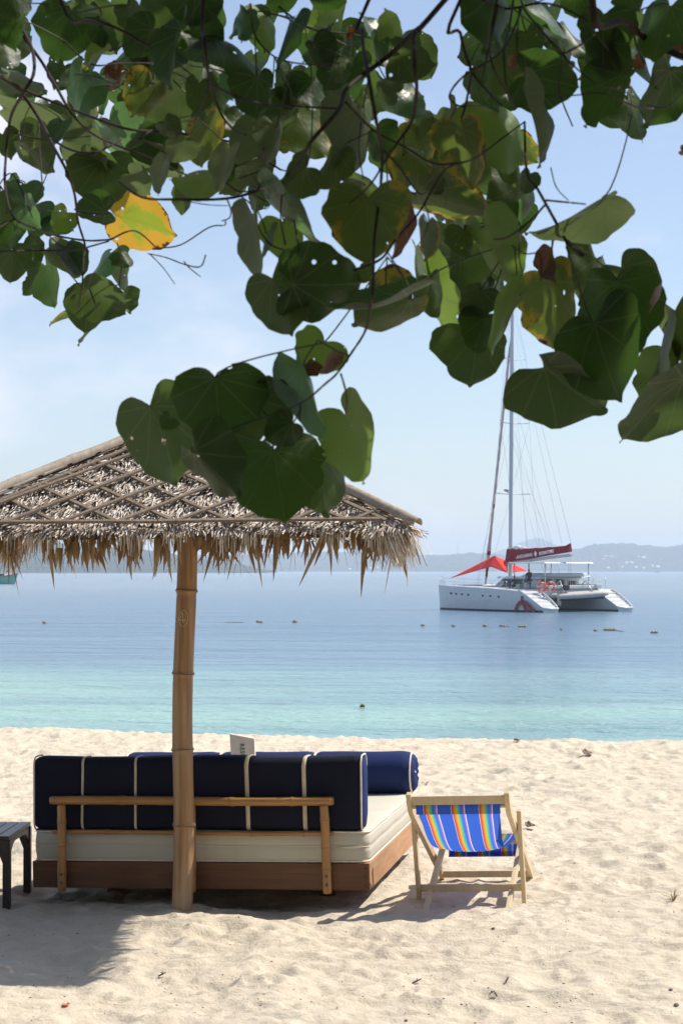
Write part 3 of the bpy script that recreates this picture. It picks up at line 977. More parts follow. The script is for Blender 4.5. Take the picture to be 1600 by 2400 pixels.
# bolsters
M['button'] = simple('cream_button', (.78, .74, .66), 0.5, 0.05, 30)
def bolster(x0, x1, lab, y=1.665, r=.127):
    L = x1 - x0; rows = []
    n = 30
    N = 24
    for i in range(N + 1):
        s = i / N; x = L * s; e = min(x, L - x)
        rad = r * (1 - .10 * math.exp(-e / .018) + .012 * math.sin(x * 14))
        rows.append([(x, rad * math.cos(a) * (1 + .03 * (math.sin(a) < 0)), rad * math.sin(a) + (.004 * math.sin(x * 40 + a * 9) * math.exp(-e / .05))) for a in np.linspace(0, 2 * math.pi, n, endpoint=False)])
    b = MB(); b.grid(rows, closed=True)
    for end, sg in ((0, -1), (N, 1)):
        prev = [end * n + i for i in range(n)]; X0 = L * (end / N)
        for k, (sc, dx) in enumerate(((.92, .014), (.75, .026), (.5, .03), (.25, .024), (.08, .012))):
            st = len(b.v)
            for i in range(n):
                a = 2 * math.pi * i / n; pl = .005 * math.cos(a * 10) * (1 if 0 < k < 4 else .3)
                b.v.append((X0 + sg * (dx + pl), r * .9 * sc * math.cos(a), r * .9 * sc * math.sin(a)))
            for i in range(n):
                b.f.append((prev[i], prev[(i + 1) % n], st + (i + 1) % n, st + i)); b.m.append(0); b.s.append(True)
            prev = [st + i for i in range(n)]
        b.f.append(tuple(prev)); b.m.append(0); b.s.append(True)
    o = link('bolster', fix_normals(b.mesh('bolster', M['navy_lit'])))
    place(o, (x0, y, Z2 + r - .004))
    tag(o, lab, 'bolster', 'bolsters at the far end of the daybed')
    for end, sg in ((0, -1), (L, 1)):
        b = MB(); b.tube([(end + sg * .002, r * .915 * math.cos(a), r * .915 * math.sin(a)) for a in np.linspace(0, 2 * math.pi, 32, endpoint=False)], .0055, 7, closed=True)
        b.build('piping', M['piping'], o)
        b = MB(); b.ball((end + sg * .017, 0, 0), .015, 10, 6, 0, (.55, 1, 1)); b.build('button', M['button'], o)
    return o
bl = 1.735 / 3
bolster(-.574, -.006, 'navy bolster on the seaward end of the mattress whose round buttoned end faces the deckchair')
bolster(-1.150, -.582, 'navy bolster behind the small reserved sign, between two other bolsters')
bolster(-1.726, -1.158, 'navy bolster behind the bamboo pole, the one farthest from the deckchair')

# reserved sign
M['sign'] = m_wood('pale_sign_board', (.70, .62, .55), (.80, .72, .65), (60, 4, 60), .7, .1)
M['sign_text'] = simple('grey_green_print', (.05, .09, .08), .7, .1, 20)
def text_mesh(body, size, mat, extrude=0.0, bold=0.0, spacing=1.0):
    cd = bpy.data.curves.new('lettering', 'FONT'); cd.body = body; cd.size = size; cd.extrude = extrude; cd.space_character = spacing
    cd.offset = bold; cd.resolution_u = 3
    ob = bpy.data.objects.new('lettering_source', cd); COL.objects.link(ob)
    dg = bpy.context.evaluated_depsgraph_get(); dg.update()
    me = bpy.data.meshes.new_from_object(ob.evaluated_get(dg))
    bpy.data.objects.remove(ob, do_unlink=True); bpy.data.curves.remove(cd)
    me.materials.clear(); me.materials.append(mat)
    return me
SY = 10.42
sg_o = MB()
tl, tr_ = P(538, 1720, SY), P(596, 1731, SY)
bl_, br_ = P(549, 1900, SY - .13), P(603, 1900, SY - .13)
tk = Vector((0.004, .014, .003))
vs_ = [tl, tr_, br_, bl_]
o3 = (tl + tr_ + br_ + bl_) / 4
sg_o.add([p - o3 for p in vs_] + [p + tk - o3 for p in vs_], [(3, 2, 1, 0), (4, 5, 6, 7), (0, 1, 5, 4), (1, 2, 6, 5), (2, 3, 7, 6), (3, 0, 4, 7)])
so = link('reserved_sign', bevel_mesh(sg_o.mesh('reserved_sign', M['sign']), .0015, 1))
so.location = o3
tag(so, 'small pale wooden sign lettered sideways, propped up behind the navy cushion', 'sign')
me = text_mesh('RESERVED', .034, M['sign_text'], .0003, .0006, 1.12)
lt = link('lettering', me, so)
d_dn = (bl_ - tl).normalized(); lt_up = Vector((1, 0, -.19)).normalized()
nrm = d_dn.cross(lt_up).normalized(); lt_up = nrm.cross(d_dn).normalized()
mt = Matrix((d_dn, lt_up, nrm)).transposed().to_4x4()
q_ = (1743 - 1720) / 180.0
mt.translation = P(562.5, 1743, SY - .13 * q_) - o3 + nrm * .0025
lt.matrix_local = mt

# ------------------------------------------------------------------ side table
tb = empty('side_table', (-1.70, 9.56, 0), 'low dark slatted wooden side table at the left of the daybed', 'side table', rot=(R(-0.6), 0, R(-1.2)))
TW, TD, TH_ = .56, .60, .345
def tpart(name, c, s, bev=.003):
    b = MB(); b.box(c, s); return link(name, bevel_mesh(b.mesh(name, M['dark_wood']), bev, 2), tb)
ns = 9; sw = TW / ns
for i in range(ns):
    tpart('slat', (.012 - sw * (i + .5), TD / 2 - .01, TH_ - .011), (sw - .005, TD, .022))
for y in (.012, TD - .032):
    tpart('rail', (-TW / 2 + .01, y, TH_ - .045), (TW - .06, .02, .044))
for x in (.0, -TW + .02):
    # side apron with an arched lower edge
    b = MB(); arch = []
    n = 12
    for i in range(n + 1):
        s = i / n; y = .03 + s * (TD - .08)
        e = min(s, 1 - s)
        arch.append((y, TH_ - .024 - (.02 + .06 * max(0, 1 - e / .22) ** 1.3)))
    for xx_ in (x - .009, x + .009):
        for (y, z) in arch: b.v.append((xx_, y, TH_ - .0235)); b.v.append((xx_, y, z))
    m2 = 2 * (n + 1)
    for i in range(n):
        a = 2 * i
        for q in ((a, a + 1, a + 3, a + 2), (m2 + a, m2 + a + 2, m2 + a + 3, m2 + a + 1), (a + 1, m2 + a + 1, m2 + a + 3, a + 3)):
            b.f.append(q); b.m.append(0); b.s.append(False)
    b.build('apron', M['dark_wood'], tb)
for x in (-.004, -TW + .024):
    for y, sg in ((.012, 1), (TD - .032, -1)):
        b = MB()
        zt, w = TH_ - .0225, .019
        out = [(-w, -.08), (w, -.08), (w, zt - .115), (w + .022, zt - .06), (w + .030, zt), (-w, zt)]
        prof = [(x + (q[0] if x < -.1 else -q[0]), q[1]) for q in out]
        b.add([(px_, y - w, z) for px_, z in prof] + [(px_, y + w, z) for px_, z in prof], [tuple(range(5, -1, -1)), tuple(range(6, 12))] + [(i, (i + 1) % 6, 6 + (i + 1) % 6, 6 + i) for i in range(6)])
        link('leg', fix_normals(b.mesh('leg', M['dark_wood'])), tb)

# ------------------------------------------------------------------ deckchair
ch = empty('deckchair', (0.594, 9.25, -0.014), 'low folding wooden deckchair with a blue rainbow striped sling beside the daybed', 'deckchair', rot=(0, R(-2.2), R(-11)))
def cpart(name, p0, p1, w, h, parent=ch, side=(1, 0, 0)):
    b = MB(); b.beam(p0, p1, w, h, side); return link(name, bevel_mesh(b.mesh(name, M['frame_cream']), .003, 2), parent)
HA, HB, HC = .243, .208, .270
zt = .605
for sgn in (-1, 1):
    xA = sgn * HA
    # long back frame: curved ear at the top, leg running forward to the sand
    b = MB(); rows = []
    pts = [(.0, zt + .012), (.012, zt - .03), (.05, zt - .075), (.10, zt - .105), (1.03, .055), (1.055, .03), (1.07, -.04)]
    for i, (y, z) in enumerate(pts):
        p = Vector((xA, y, z))
        q0 = Vector((0, *pts[max(0, i - 1)])); q1 = Vector((0, *pts[min(len(pts) - 1, i + 1)]))
        d = (q1 - q0).normalized(); s = Vector((1, 0, 0)); u = d.cross(s)
        rows.append([p + s * a * .0125 + u * c * .021 for a, c in ((-1, -1), (1, -1), (1, 1), (-1, 1))])
    b.grid(rows, closed=True, smooth=False); L4 = 4 * (len(rows) - 1)
    b.f += [(3, 2, 1, 0), (L4, L4 + 1, L4 + 2, L4 + 3)]; b.m += [0, 0]; b.s += [False] * 2
    link('back_leg', bevel_mesh(b.mesh('back_leg', M['frame_cream']), .003, 2), ch)
    cpart('seat_leg', (sgn * HB, -.02, -.06), (sgn * HB, .985, .262), .024, .042)
    cpart('prop_leg', (sgn * HC, .395, -.05), (sgn * HC, .285, .492), .022, .042)
b = MB(); b.tube([(-HA + .012, .010, zt - .058), (HA - .012, .010, zt - .058)], .009, 8); b.build('sling_rod', M['frame_cream'], ch)
cpart('top_bar', (-HA + .012, .010, zt - .026), (HA - .012, .010, zt - .026), .024, .044, side=(0, 1, 0))
cpart('foot_bar', (-HA + .012, 1.00, .058), (HA - .012, 1.00, .058), .022, .036, side=(0, 1, 0))
cpart('prop_bar', (-HC + .010, .368, .088), (HC - .010, .368, .088), .022, .036, side=(0, 1, 0))
cpart('seat_bar', (-HB + .010, .975, .245), (HB - .010, .975, .245), .024, .036, side=(0, 1, 0))
# sling
def m_sling(name='striped_sling', trans=.62):
    t = NT(name)
    uv = t.node('ShaderNodeUVMap'); uv.uv_map = 'UVMap'
    sp = t.node('ShaderNodeSeparateXYZ'); t.link(uv.outputs[0], sp.inputs[0])
    U = sp.outputs['X']
    blue = (.045, .125, .56); white = (.85, .82, .85)
    v = t.math('FRACT', t.math('DIVIDE', t.math('SUBTRACT', U, .088), .328))
    st = [(0.0, white), (.012, white), (.016, (.02, .02, .10)), (.025, (.50, .06, .08)), (.07, (.60, .11, .06)), (.12, (.68, .25, .06)), (.17, (.64, .43, .09)),
          (.22, (.30, .52, .10)), (.27, (.05, .48, .38)), (.31, (.05, .30, .65)), (.36, (.06, .13, .70)), (.43, (.22, .17, .62)), (.47, (.40, .22, .58)), (.485, white), (.50, white), (.505, (.02, .02, .1)), (.515, blue), (1.0, blue)]
    c = t.ramp(v, st)
    outside = t.math('LESS_THAN', U, .082)
    c = t.mix(outside, c, blue)
    w = t.noise(t.coord('UV'), 1, 2, sc=(500, 700, 1))
    fo = t.noise(t.coord('UV'), 1, 3, sc=(6, 2.5, 1))
    n = t.bump(w, .12, .001, t.bump(fo, .25, .02))
    bs = t.bsdf(c, .9, n, .05)
    tr = t.node('ShaderNodeBsdfTranslucent'); t.link(c, tr.inputs['Color']); t.link(n, tr.inputs['Normal'])
    mx = t.node('ShaderNodeMixShader'); mx.inputs[0].default_value = trans
    t.link(bs.outputs[0], mx.inputs[1]); t.link(tr.outputs[0], mx.inputs[2])
    return t.done(mx)
M['sling'] = m_sling(); M['hem'] = m_sling('doubled_hem', .0)
prof = [(.004, zt - .092), (-.001, zt - .07), (.000, zt - .052), (.010, zt - .046), (.020, zt - .052), (.028, zt - .075), (.050, zt - .115), (.12, .43), (.22, .345), (.34, .285), (.46, .258), (.58, .250), (.70, .252), (.82, .258), (.92, .268), (.965, .278), (.985, .278), (.996, .258), (.996, .232), (.99, .200), (.985, .165)]
def catm(p, m=4):
    out = []
    P_ = [Vector((*q, 0)) for q in p]
    for i in range(len(P_) - 1):
        a, b_, c, d = P_[max(0, i - 1)], P_[i], P_[i + 1], P_[min(len(P_) - 1, i + 2)]
        for k in range(m):
            s = k / m
            out.append(.5 * ((2 * b_) + (c - a) * s + (2 * a - 5 * b_ + 4 * c - d) * s * s + (3 * b_ - a - 3 * c + d) * s ** 3))
    out.append(P_[-1]); return [(q.x, q.y) for q in out]
pf = catm(prof); NU = 30
b = MB(); rows = []; uvs = []
arc = 0
for i, (y, z) in enumerate(pf):
    if i: arc += math.hypot(y - pf[i - 1][0], z - pf[i - 1][1])
    s = i / (len(pf) - 1)
    free = max(0, math.sin(math.pi * min(1, max(0, (y - .03) / .93)))) if .03 < y < .965 else 0
    hw = .206 * (1 - s) + .192 * s - .020 * free
    row = []
    for k in range(NU + 1):
        u = k / NU * 2 - 1
        curl = .030 * free * (abs(u) ** 2.2) 
        row.append((u * hw, y - curl * .5, z + curl * .9))
        uvs.append((k / NU, arc))
    rows.append(row)
b.grid(rows); b.uv = uvs
me = b.mesh('sling', M['sling'])
sl = link('sling', me, ch)
# hems: the doubled cloth of the sewn pockets
for (ys_, zs2, hw_) in (((-.001, -.005, -.005, .004), (zt - .094, zt - .07, zt - .052, zt - .043), .209), ((.968, .990, .999, 1.001), (.156, .158, .175, .215), .1955)):
    b = MB(); rows = []; uvs = []
    for i, (y, z) in enumerate(zip(ys_, zs2)):
        rows.append([((k / NU * 2 - 1) * hw_, y, z) for k in range(NU + 1)]); uvs += [(k / NU, i * .03) for k in range(NU + 1)]
    b.grid(rows); b.uv = uvs; b.build('hem', M['hem'], sl)

# ------------------------------------------------------------------ catamaran
CO = Vector((15.3, 139.0, SEA_Z)); CA = math.atan2(.848, -.53)
cat = empty('catamaran', CO, 'white sailing catamaran anchored in the bay with a dark red sail cover and red awning', 'catamaran', rot=(0, 0, CA))
def BL(t_, s_, z_): return Vector((t_, -s_, z_))
def bps(x, y, s):
    """boat coordinates of photograph pixel (x, y) for a point at lateral offset s"""
    k = (x - 800) / FPX
    t_ = (15.3 + .848 * s - k * (139 + .53 * s)) / (.53 + .848 * k)
    Yw = 139 + .848 * t_ + .53 * s
    return BL(t_, s, CAM_H - (y - HOR) / FPX * Yw - SEA_Z)
def bp4(zx, zy, s): return bps(980 + zx * .3444, 1100 + zy * .3444, s)
def bp1(zx, zy, s): return bps(1000 + zx / 3.136, 1250 + zy / 3.136, s)
M['gelcoat'] = simple('white_gelcoat', (.55, .575, .585), .3, .05, 3, 0, 60, .5)
M['gel_grey'] = simple('pale_grey_nonslip', (.55, .55, .52), .6, .08, 6)
M['antifoul'] = simple('dark_antifouling', (.035, .035, .03), .6, .2, 4)
M['glass_dark'] = simple('dark_tinted_glass', (.012, .016, .022), .08, .1, 3, 0, 60, .6)
M['spar'] = simple('grey_painted_spar', (.52, .54, .56), .4, .05, 3, 0, 60, .5)
M['steel'] = simple('stainless_tube', (.55, .56, .57), .3, .05, 5, 0, 60, .5, .6)
M['wire'] = simple('rigging_wire', (.33, .34, .36), .5, .05, 5)
M['cover_red'] = simple('dark_red_canvas', (.23, .012, .022), .8, .18, 1.2, .4, 3, .2)
M['awning_red'] = simple('bright_red_cloth', (.78, .05, .04), .8, .12, 1.5, .2, 4, .2)
M['jib_pink'] = simple('faded_furled_sail', (.50, .38, .37), .8, .15, 3, .3, 6, .2)
M['white_cloth'] = simple('white_canvas', (.78, .78, .78), .8, .05, 4, .2, 8, .2)
M['buoy_orange'] = simple('orange_red_foam', (.78, .10, .03), .6, .12, 4)
M['rib_grey'] = simple('grey_rubber_tube', (.40, .39, .36), .6, .1, 4)
M['rib_dark'] = simple('dark_rubber', (.03, .03, .032), .6, .1, 4)
M['skin'] = simple('dark_tan_skin', (.16, .08, .05), .6, .1, 4)
M['black_cloth'] = simple('black_clothes', (.02, .02, .025), .8, .2, 4)
M['emblem'] = simple('dark_red_emblem', (.22, .012, .03), .5, .08, 4)
M['bin_grey'] = simple('grey_locker', (.33, .34, .33), .5, .1, 4)

def hull(s0, nm='hull'):
    b = MB(); rows = []
    st = [(14.0, .04, 1.95), (13.6, .17, 1.94), (12.6, .42, 1.92), (11.0, .68, 1.88), (9.0, .86, 1.84), (6.5, .95, 1.78), (4.0, .97, 1.68), (2.4, .96, 1.58)]
    for k in range(1, 9): st.append((2.4 - k * .33, .96 - .022 * k, 1.58 - (1.30) * (k / 8) ** 1.08))
    for (t_, w, d) in st:
        rake = .10 * (t_ > 13.5)
        pr = [(0, -.42), (-.45, -.36), (-.80, -.12), (-.90, .14), (-.92, .16), (-.985, min(.9, d - .05)), (-1.0, d - .03), (-.97, d), (-.5, d + .03), (0, d + .04), (.5, d + .03), (.97, d), (1.0, d - .03), (.985, min(.9, d - .05)), (.92, .16), (.90, .14), (.80, -.12), (.45, -.36)]
        rows.append([BL(t_ + rake * (z - 1), s0 + a * w, z) for a, z in pr])
    n = 18
    for i in range(len(rows) - 1):
        for k in range(n):
            k2 = (k + 1) % n
            za = (rows[i][k].z + rows[i][k2].z) / 2
            b0 = len(b.v)
    b.v = [tuple(p) for r in rows for p in r]
    for i in range(len(rows) - 1):
        for k in range(n):
            k2 = (k + 1) % n
            za = (rows[i][k].z + rows[i][k2].z) / 2
            b.f.append((i * n + k, i * n + k2, (i + 1) * n + k2, (i + 1) * n + k)); b.m.append(1 if za < .145 else 0); b.s.append(False)
    b.f.append(tuple(range(n))); b.m.append(0); b.s.append(False)
    L = (len(rows) - 1) * n; b.f.append(tuple(L + i for i in reversed(range(n)))); b.m.append(0); b.s.append(False)
    h = link(nm, fix_normals(b.mesh(nm, [M['gelcoat'], M['antifoul']])), cat)
    # sugar-scoop transom: raised white rim and grey steps
    b = MB()
    for a in (-1, 1):
        pts = [BL(2.4 - .33 * k, s0 + a * (.90 - .022 * k - (.05 * (k == 8))), 1.62 - 1.30 * (k / 8) ** 1.08 + (.10 * math.sin(math.pi * k / 8) if a > 0 else 0)) for k in range(9)]
        b.tube(pts, .075, 8)
    b.tube([BL(2.5, s0 - .9, 1.62), BL(2.5, s0 + .9, 1.62)], .06, 8)
    b.tube([BL(-.24, s0 - .72, .30), BL(-.30, s0, .27), BL(-.24, s0 + .72, .30)], .085, 8)
    b.build('transom_rim', M['gelcoat'], h)
    for k in range(4):
        zt_ = 1.42 - k * .30; t_ = 2.02 - k * .56
        b = MB(); b.box(BL(t_, s0, zt_ - .10), (.58, 1.55, .22)); link('step', bevel_mesh(b.mesh('step', M['gel_grey']), .04, 2), h)
    return h
hull_near = hull(0.0); hull_far = hull(7.2)
# portholes of the near hull
for (zx, zy) in ((175, 441), (213, 444), (256, 447), (303, 451), (409, 458), (465, 461), (526, 466)):
    p = bp1(zx, zy, -.94); t_ = p.x
    w = float(np.interp(t_, [2.4, 4, 6.5, 9, 11, 12.6, 13.6], [.96, .97, .95, .86, .68, .42, .17]))
    p = bp1(zx, zy, -w)
    b = MB(); b.box(BL(p.x, -w * .993, p.z), (.26, .03, .15)); link('porthole', bevel_mesh(b.mesh('porthole', M['glass_dark']), .012, 2), hull_near)
# red emblem running down to the waterline at the stern of the near hull
def e4(x, y): 
    q = bps(1180 + x / 4.9, 1380 + y / 4.9, -.95)
    w = .955 + .02 * (q.z > .3)
    q = bps(1180 + x / 4.9, 1380 + y / 4.9, -w)
    return Vector((q.x, q.y + .022, max(.10, q.z)))
def ribbon(b, pts, wd):
    rows = []
    P_ = [e4(*p) for p in pts]
    for i, p in enumerate(P_):
        d = (P_[min(i + 1, len(P_) - 1)] - P_[max(i - 1, 0)]); d.y = 0; d.normalize()
        nn = Vector((-d.z, 0, d.x)) * wd / 2
        rows.append([p + nn, p - nn])
    b.grid(rows, smooth=False)
b = MB()
ribbon(b, [(138, 285), (137, 255), (142, 225), (156, 190), (180, 162), (212, 150), (244, 158), (275, 182), (304, 214), (330, 250), (352, 284)], .30)
ribbon(b, [(209, 84), (208, 110), (211, 148)], .26)
ribbon(b, [(214, 150), (224, 185), (240, 220), (262, 258), (282, 288)], .26)
em = b.mesh('emblem', M['emblem'])
em_o = link('emblem', em, hull_near)
so_ = em_o.modifiers.new('plate', 'SOLIDIFY'); so_.thickness = .012
# bridge deck
b = MB(); b.box(BL(6.0, 3.6, 1.42), (8.6, 5.6, .62)); link('bridge_deck', bevel_mesh(b.mesh('bridge_deck', M['gelcoat']), .12, 3), cat)
b = MB(); b.tube([BL(12.7, 0.2, 1.88), BL(12.7, 7.0, 1.88)], .11, 10); b.build('cross_beam', M['spar'], cat)
b = MB(); b.box(BL(11.5, 3.6, 1.74), (2.3, 5.6, .03)); b.build('trampoline', M['rib_dark'], cat)
# coachroof with raked windscreen
def prism(name, plan_lo, plan_hi, z0, z1, mat, bev=.05, parent=cat):
    b = MB(); n = len(plan_lo)
    b.add([BL(t_, s, z0) for t_, s in plan_lo] + [BL(t_, s, z1) for t_, s in plan_hi],
          [tuple(range(n)), tuple(range(2 * n - 1, n - 1, -1))] + [(i, n + i, n + (i + 1) % n, (i + 1) % n) for i in range(n)])
    me = fix_normals(b.mesh(name, mat))
    if bev: bevel_mesh(me, bev, 2)
    return link(name, me, parent)
plan = [(3.6, 1.25), (7.6, 1.25), (9.6, 1.9), (10.2, 3.6), (9.6, 5.3), (7.6, 5.95), (3.6, 5.95)]
plan_t = [(3.6, 1.45), (7.0, 1.45), (8.5, 2.2), (8.9, 3.6), (8.5, 5.0), (7.0, 5.75), (3.6, 5.75)]
cabin = prism('cabin', plan, plan_t, 1.70, 2.48, M['gelcoat'], .03)
roof_p = [(3.2, 1.15), (7.3, 1.15), (9.1, 2.0), (9.6, 3.6), (9.1, 5.2), (7.3, 6.05), (3.2, 6.05)]
prism('cabin_roof', roof_p, [(a * .985 + .1, 3.6 + (s - 3.6) * .93) for a, s in roof_p], 2.48, 2.66, M['gelcoat'], .05, cabin)
prism('upper_roof', [(2.2, 2.0), (6.0, 2.0), (6.6, 3.6), (6.0, 5.9), (2.2, 5.9)], [(2.6, 2.3), (5.6, 2.3), (6.0, 3.6), (5.6, 5.6), (2.6, 5.6)], 2.661, 2.93, M['gelcoat'], .06, cabin)
def panel(a, c, name, zl=(1.84, 2.42), parent=cabin, mat='glass_dark', out=.025):
    (t0, s0, u0, v0), (t1, s1, u1, v1) = a, c
    def at(t_, s_, u_, v_, z): 
        f_ = (z - 1.70) / .78; return BL(t_ + (u_ - t_) * f_, s_ + (v_ - s_) * f_, z)
    A, B_, C_, D = at(t0, s0, u0, v0, zl[0]), at(t1, s1, u1, v1, zl[0]), at(t1, s1, u1, v1, zl[1]), at(t0, s0, u0, v0, zl[1])
    n = (B_ - A).cross(D - A).normalized()
    cc = BL(6.5, 3.6, 2.0)
    if n.dot(A - cc) < 0: n = -n
    q = [A + (B_ - A) * .04, B_ - (B_ - A) * .04, C_ - (C_ - D) * .04, D + (C_ - D) * .04]
    b = MB(); b.add([p + n * out for p in q] + [p - n * .01 for p in q], [(0, 1, 2, 3), (7, 6, 5, 4), (0, 4, 5, 1), (1, 5, 6, 2), (2, 6, 7, 3), (3, 7, 4, 0)])
    return link(name, fix_normals(b.mesh(name, M[mat])), parent)
for i in range(1, 5):
    panel((*plan[i], *plan_t[i]), (*plan[i + 1], *plan_t[i + 1]), 'window')
half = lambda p, q, f_: tuple(a + (c - a) * f_ for a, c in zip(p, q))
for f0, f1 in ((.0, .28), (.33, .62), (.66, .95)):
    panel((*half(plan[1], plan[0], f0), *half(plan_t[1], plan_t[0], f0)), (*half(plan[1], plan[0], f1), *half(plan_t[1], plan_t[0], f1)), 'window')
for sa, sb in ((2.1, 3.2), (3.5, 4.4), (4.7, 5.5)):
    panel((3.6, sa, 3.6, sa), (3.6, sb, 3.6, sb), 'window', (1.75, 2.44))
# cockpit: coamings, helm seat, white roll, table legs
b = MB(); b.box(BL(3.6, 1.4, 1.98), (2.2, .4, .42)); link('coaming', bevel_mesh(b.mesh('coaming', M['gelcoat']), .06, 2), cat)
b = MB(); b.box(BL(2.6, 6.0, 1.92), (2.4, .6, .36)); link('coaming', bevel_mesh(b.mesh('coaming', M['gelcoat']), .06, 2), cat)
b = MB(); b.box(BL(1.75, 3.6, 1.86), (.5, 4.6, .28)); link('aft_seat', bevel_mesh(b.mesh('aft_seat', M['gelcoat']), .05, 2), cat)
a0, a1 = bp4(975, 738, 4.2), bp4(1092, 742, 5.7)
b = MB(); b.tube([a0.lerp(a1, s) for s in (0, .03, .5, .97, 1)], [.16, .21, .22, .21, .16], 12); b.build('canvas_roll', M['white_cloth'], cat)
b = MB()
for k in range(9):
    p = a0.lerp(a1, k / 8); b.tube([p + Vector((0, 0, -.2)), p + Vector((.02, 0, -.62))], .025, 5)
b.build('seat_frame', M['white_cloth'], cat)
b = MB(); b.box(bp4(688, 808, 0.4), (.45, .42, .62)); b.box(bp4(688, 776, 0.4), (.5, .48, .06), None, 1)
b.build('deck_locker', [M['bin_grey'], M['rib_dark']], cat)
b = MB(); b.box(bp4(1000, 806, 2.6), (.35, .55, .42)); link('outboard_box', bevel_mesh(b.mesh('outboard_box', M['black_cloth']), .05, 2), cat)
# bimini
bz = 3.66
bim = prism('bimini', [(2.0, 1.2), (6.9, 1.5), (6.9, 5.7), (2.0, 6.0)], [(2.1, 1.3), (6.8, 1.6), (6.8, 5.6), (2.1, 5.9)], bz, bz + .09, M['gelcoat'], .02)
for t_, s in ((2.3, 1.5), (2.3, 5.7), (6.5, 1.8), (6.5, 5.4), (4.3, 1.5)):
    b = MB(); b.tube([BL(t_, s, 1.9), BL(t_, s, bz)], .05, 8); b.build('post', M['steel'], bim)
# mast, spreaders, boom and sail cover
MT = 9.4
def mast_pt(z): return BL(MT - .012 * (z - 2.5), 3.6, z)
b = MB()
rows = []
for z in np.linspace(2.55, 25.4, 12):
    c = mast_pt(float(z)); rw = .145 if z < 20 else .12
    rows.append([c + Vector((math.cos(a) * rw * 1.35, math.sin(a) * rw * .95, 0)) for a in np.linspace(0, 2 * math.pi, 14, endpoint=False)])
b.grid(rows, closed=True); mast = b.build('mast', M['spar'], cat)
for z, hw in ((9.15, 1.85), (14.75, 1.45), (19.8, 1.1)):
    c = mast_pt(z)
    b = MB(); b.tube([c + BL(-.45, -hw, .05), c, c + BL(-.45, hw, .05)], .04, 6); b.build('spreader', M['gelcoat'], mast)
c = bp4(600, 142, 3.6)
b = MB(); b.ball(c, .24, 12, 8, 0, (1, 1, .5)); b.tube([c + BL(0, 0, -.12), mast_pt(9.2)], .04, 6); b.build('radar', M['rib_grey'], mast)
b = MB(); q0, q1 = bp1(600, 218, 3.6), bp1(1065, 160, 3.6)
b.tube([q0, q1], .13, 10); b.build('boom', M['gelcoat'], cat)
N = 18; rows = []
top0, top1 = bp1(596, 104, 3.6), bp1(1050, 92, 3.6); bot0, bot1 = bp1(594, 214, 3.6), bp1(1052, 138, 3.6)
for i in range(N + 1):
    s = i / N; lo = bot0.lerp(bot1, s); hi = top0.lerp(top1, s)
    sag = .16 * math.sin(math.pi * s) * (1 - s) + .05 * (s < .06)
    hi = hi + Vector((0, 0, -sag + (.22 * max(0, (s - .92) / .08))))
    row = []
    for k in range(14):
        a = 2 * math.pi * k / 14
        f_ = .5 + .5 * math.sin(a)
        w = (.30 * (1 - s) + .2 * s) * (1 - .55 * f_) * math.cos(a) / max(.35, abs(math.cos(a))) * min(1, abs(math.cos(a)) * 1.6)
        p = lo.lerp(hi, f_); row.append(p + Vector((0, w * (1 + .05 * math.sin(s * 25)), .02 * math.sin(s * 31) * f_)))
    rows.append(row)
b = MB(); b.grid(rows, closed=True)
b.f.append(tuple(range(14))); b.m.append(0); b.s.append(False); b.f.append(tuple(N * 14 + k for k in range(14))); b.m.append(0); b.s.append(False)
cover = link('sail_cover', fix_normals(b.mesh('sail_cover', M['cover_red'])), cat)
def put_text(body, x0, y0, x1, y1, s, size_px):
    A, B_ = bp1(x0, y0, s), bp1(x1, y1, s)
    me = text_mesh(body, 1.0, M['white_cloth'], .012, .012, 1.1)
    wx = max(v.co.x for v in me.vertices) - min(v.co.x for v in me.vertices)
    hx = max(v.co.y for v in me.vertices)
    L = (B_ - A).length; xax = (B_ - A).normalized(); yax = Vector((0, 1, 0)).cross(xax).normalized(); 
    if yax.z < 0: yax = -yax
    nn = xax.cross(yax)
    hh = (bp1(x0, y0 - size_px, s) - A).length
    m = Matrix((xax * (L / wx), yax * (hh / hx), nn)).transposed().to_4x4(); m.translation = A
    for v in me.vertices: v.co = m @ v.co
    return link('lettering', me, cover)
TS = 3.6 - .33
put_text('ANDAMAN', 657, 188, 773, 168, TS, 25)
put_text('SIGNATURE', 822, 161, 930, 141, TS, 23)
b = MB()
dm = [(795, 130), (803, 144), (806, 152), (799, 164), (797, 172), (792, 164), (785, 156), (788, 145)]
pts = [bp1(x, y, TS) for x, y in dm]; n8 = len(pts)
b.add(pts + [p + Vector((0, -.02, 0)) for p in pts], [tuple(range(n8)), tuple(range(2 * n8 - 1, n8 - 1, -1))])
b.build('emblem', M['white_cloth'], cover)
# bundle of white sail showing above the cover at the mast
b = MB(); b.ball(bp4(672, 533, 3.6), .42, 10, 6, 0, (1.1, .5, .45)); b.ball(bp4(710, 538, 3.6), .34, 10, 6, 0, (1.1, .5, .4)); b.build('sail_bundle', M['white_cloth'], cat)
# furled headsail
j0, j1 = BL(12.7, 3.6, 1.95), mast_pt(22.5)
b = MB(); nj = 60
pts = [j0.lerp(j1, i / nj) for i in range(nj + 1)]
rad = []; 
for i in range(nj + 1):
    s = i / nj
    rad.append(.055 if s < .03 or s > .93 else .10 + .055 * math.exp(-((s - .13) / .06) ** 2) + .012 * math.sin(i * 1.7))
b.tube(pts, rad, 8)
for fi in range(len(b.f)):
    ring = fi // 8
    s = ring / nj
    if (.10 < s < .125) or (.02 < s < .075) or (.295 < s < .315): b.m[fi] = 1
b.build('furled_headsail', [M['jib_pink'], M['cover_red']], cat)
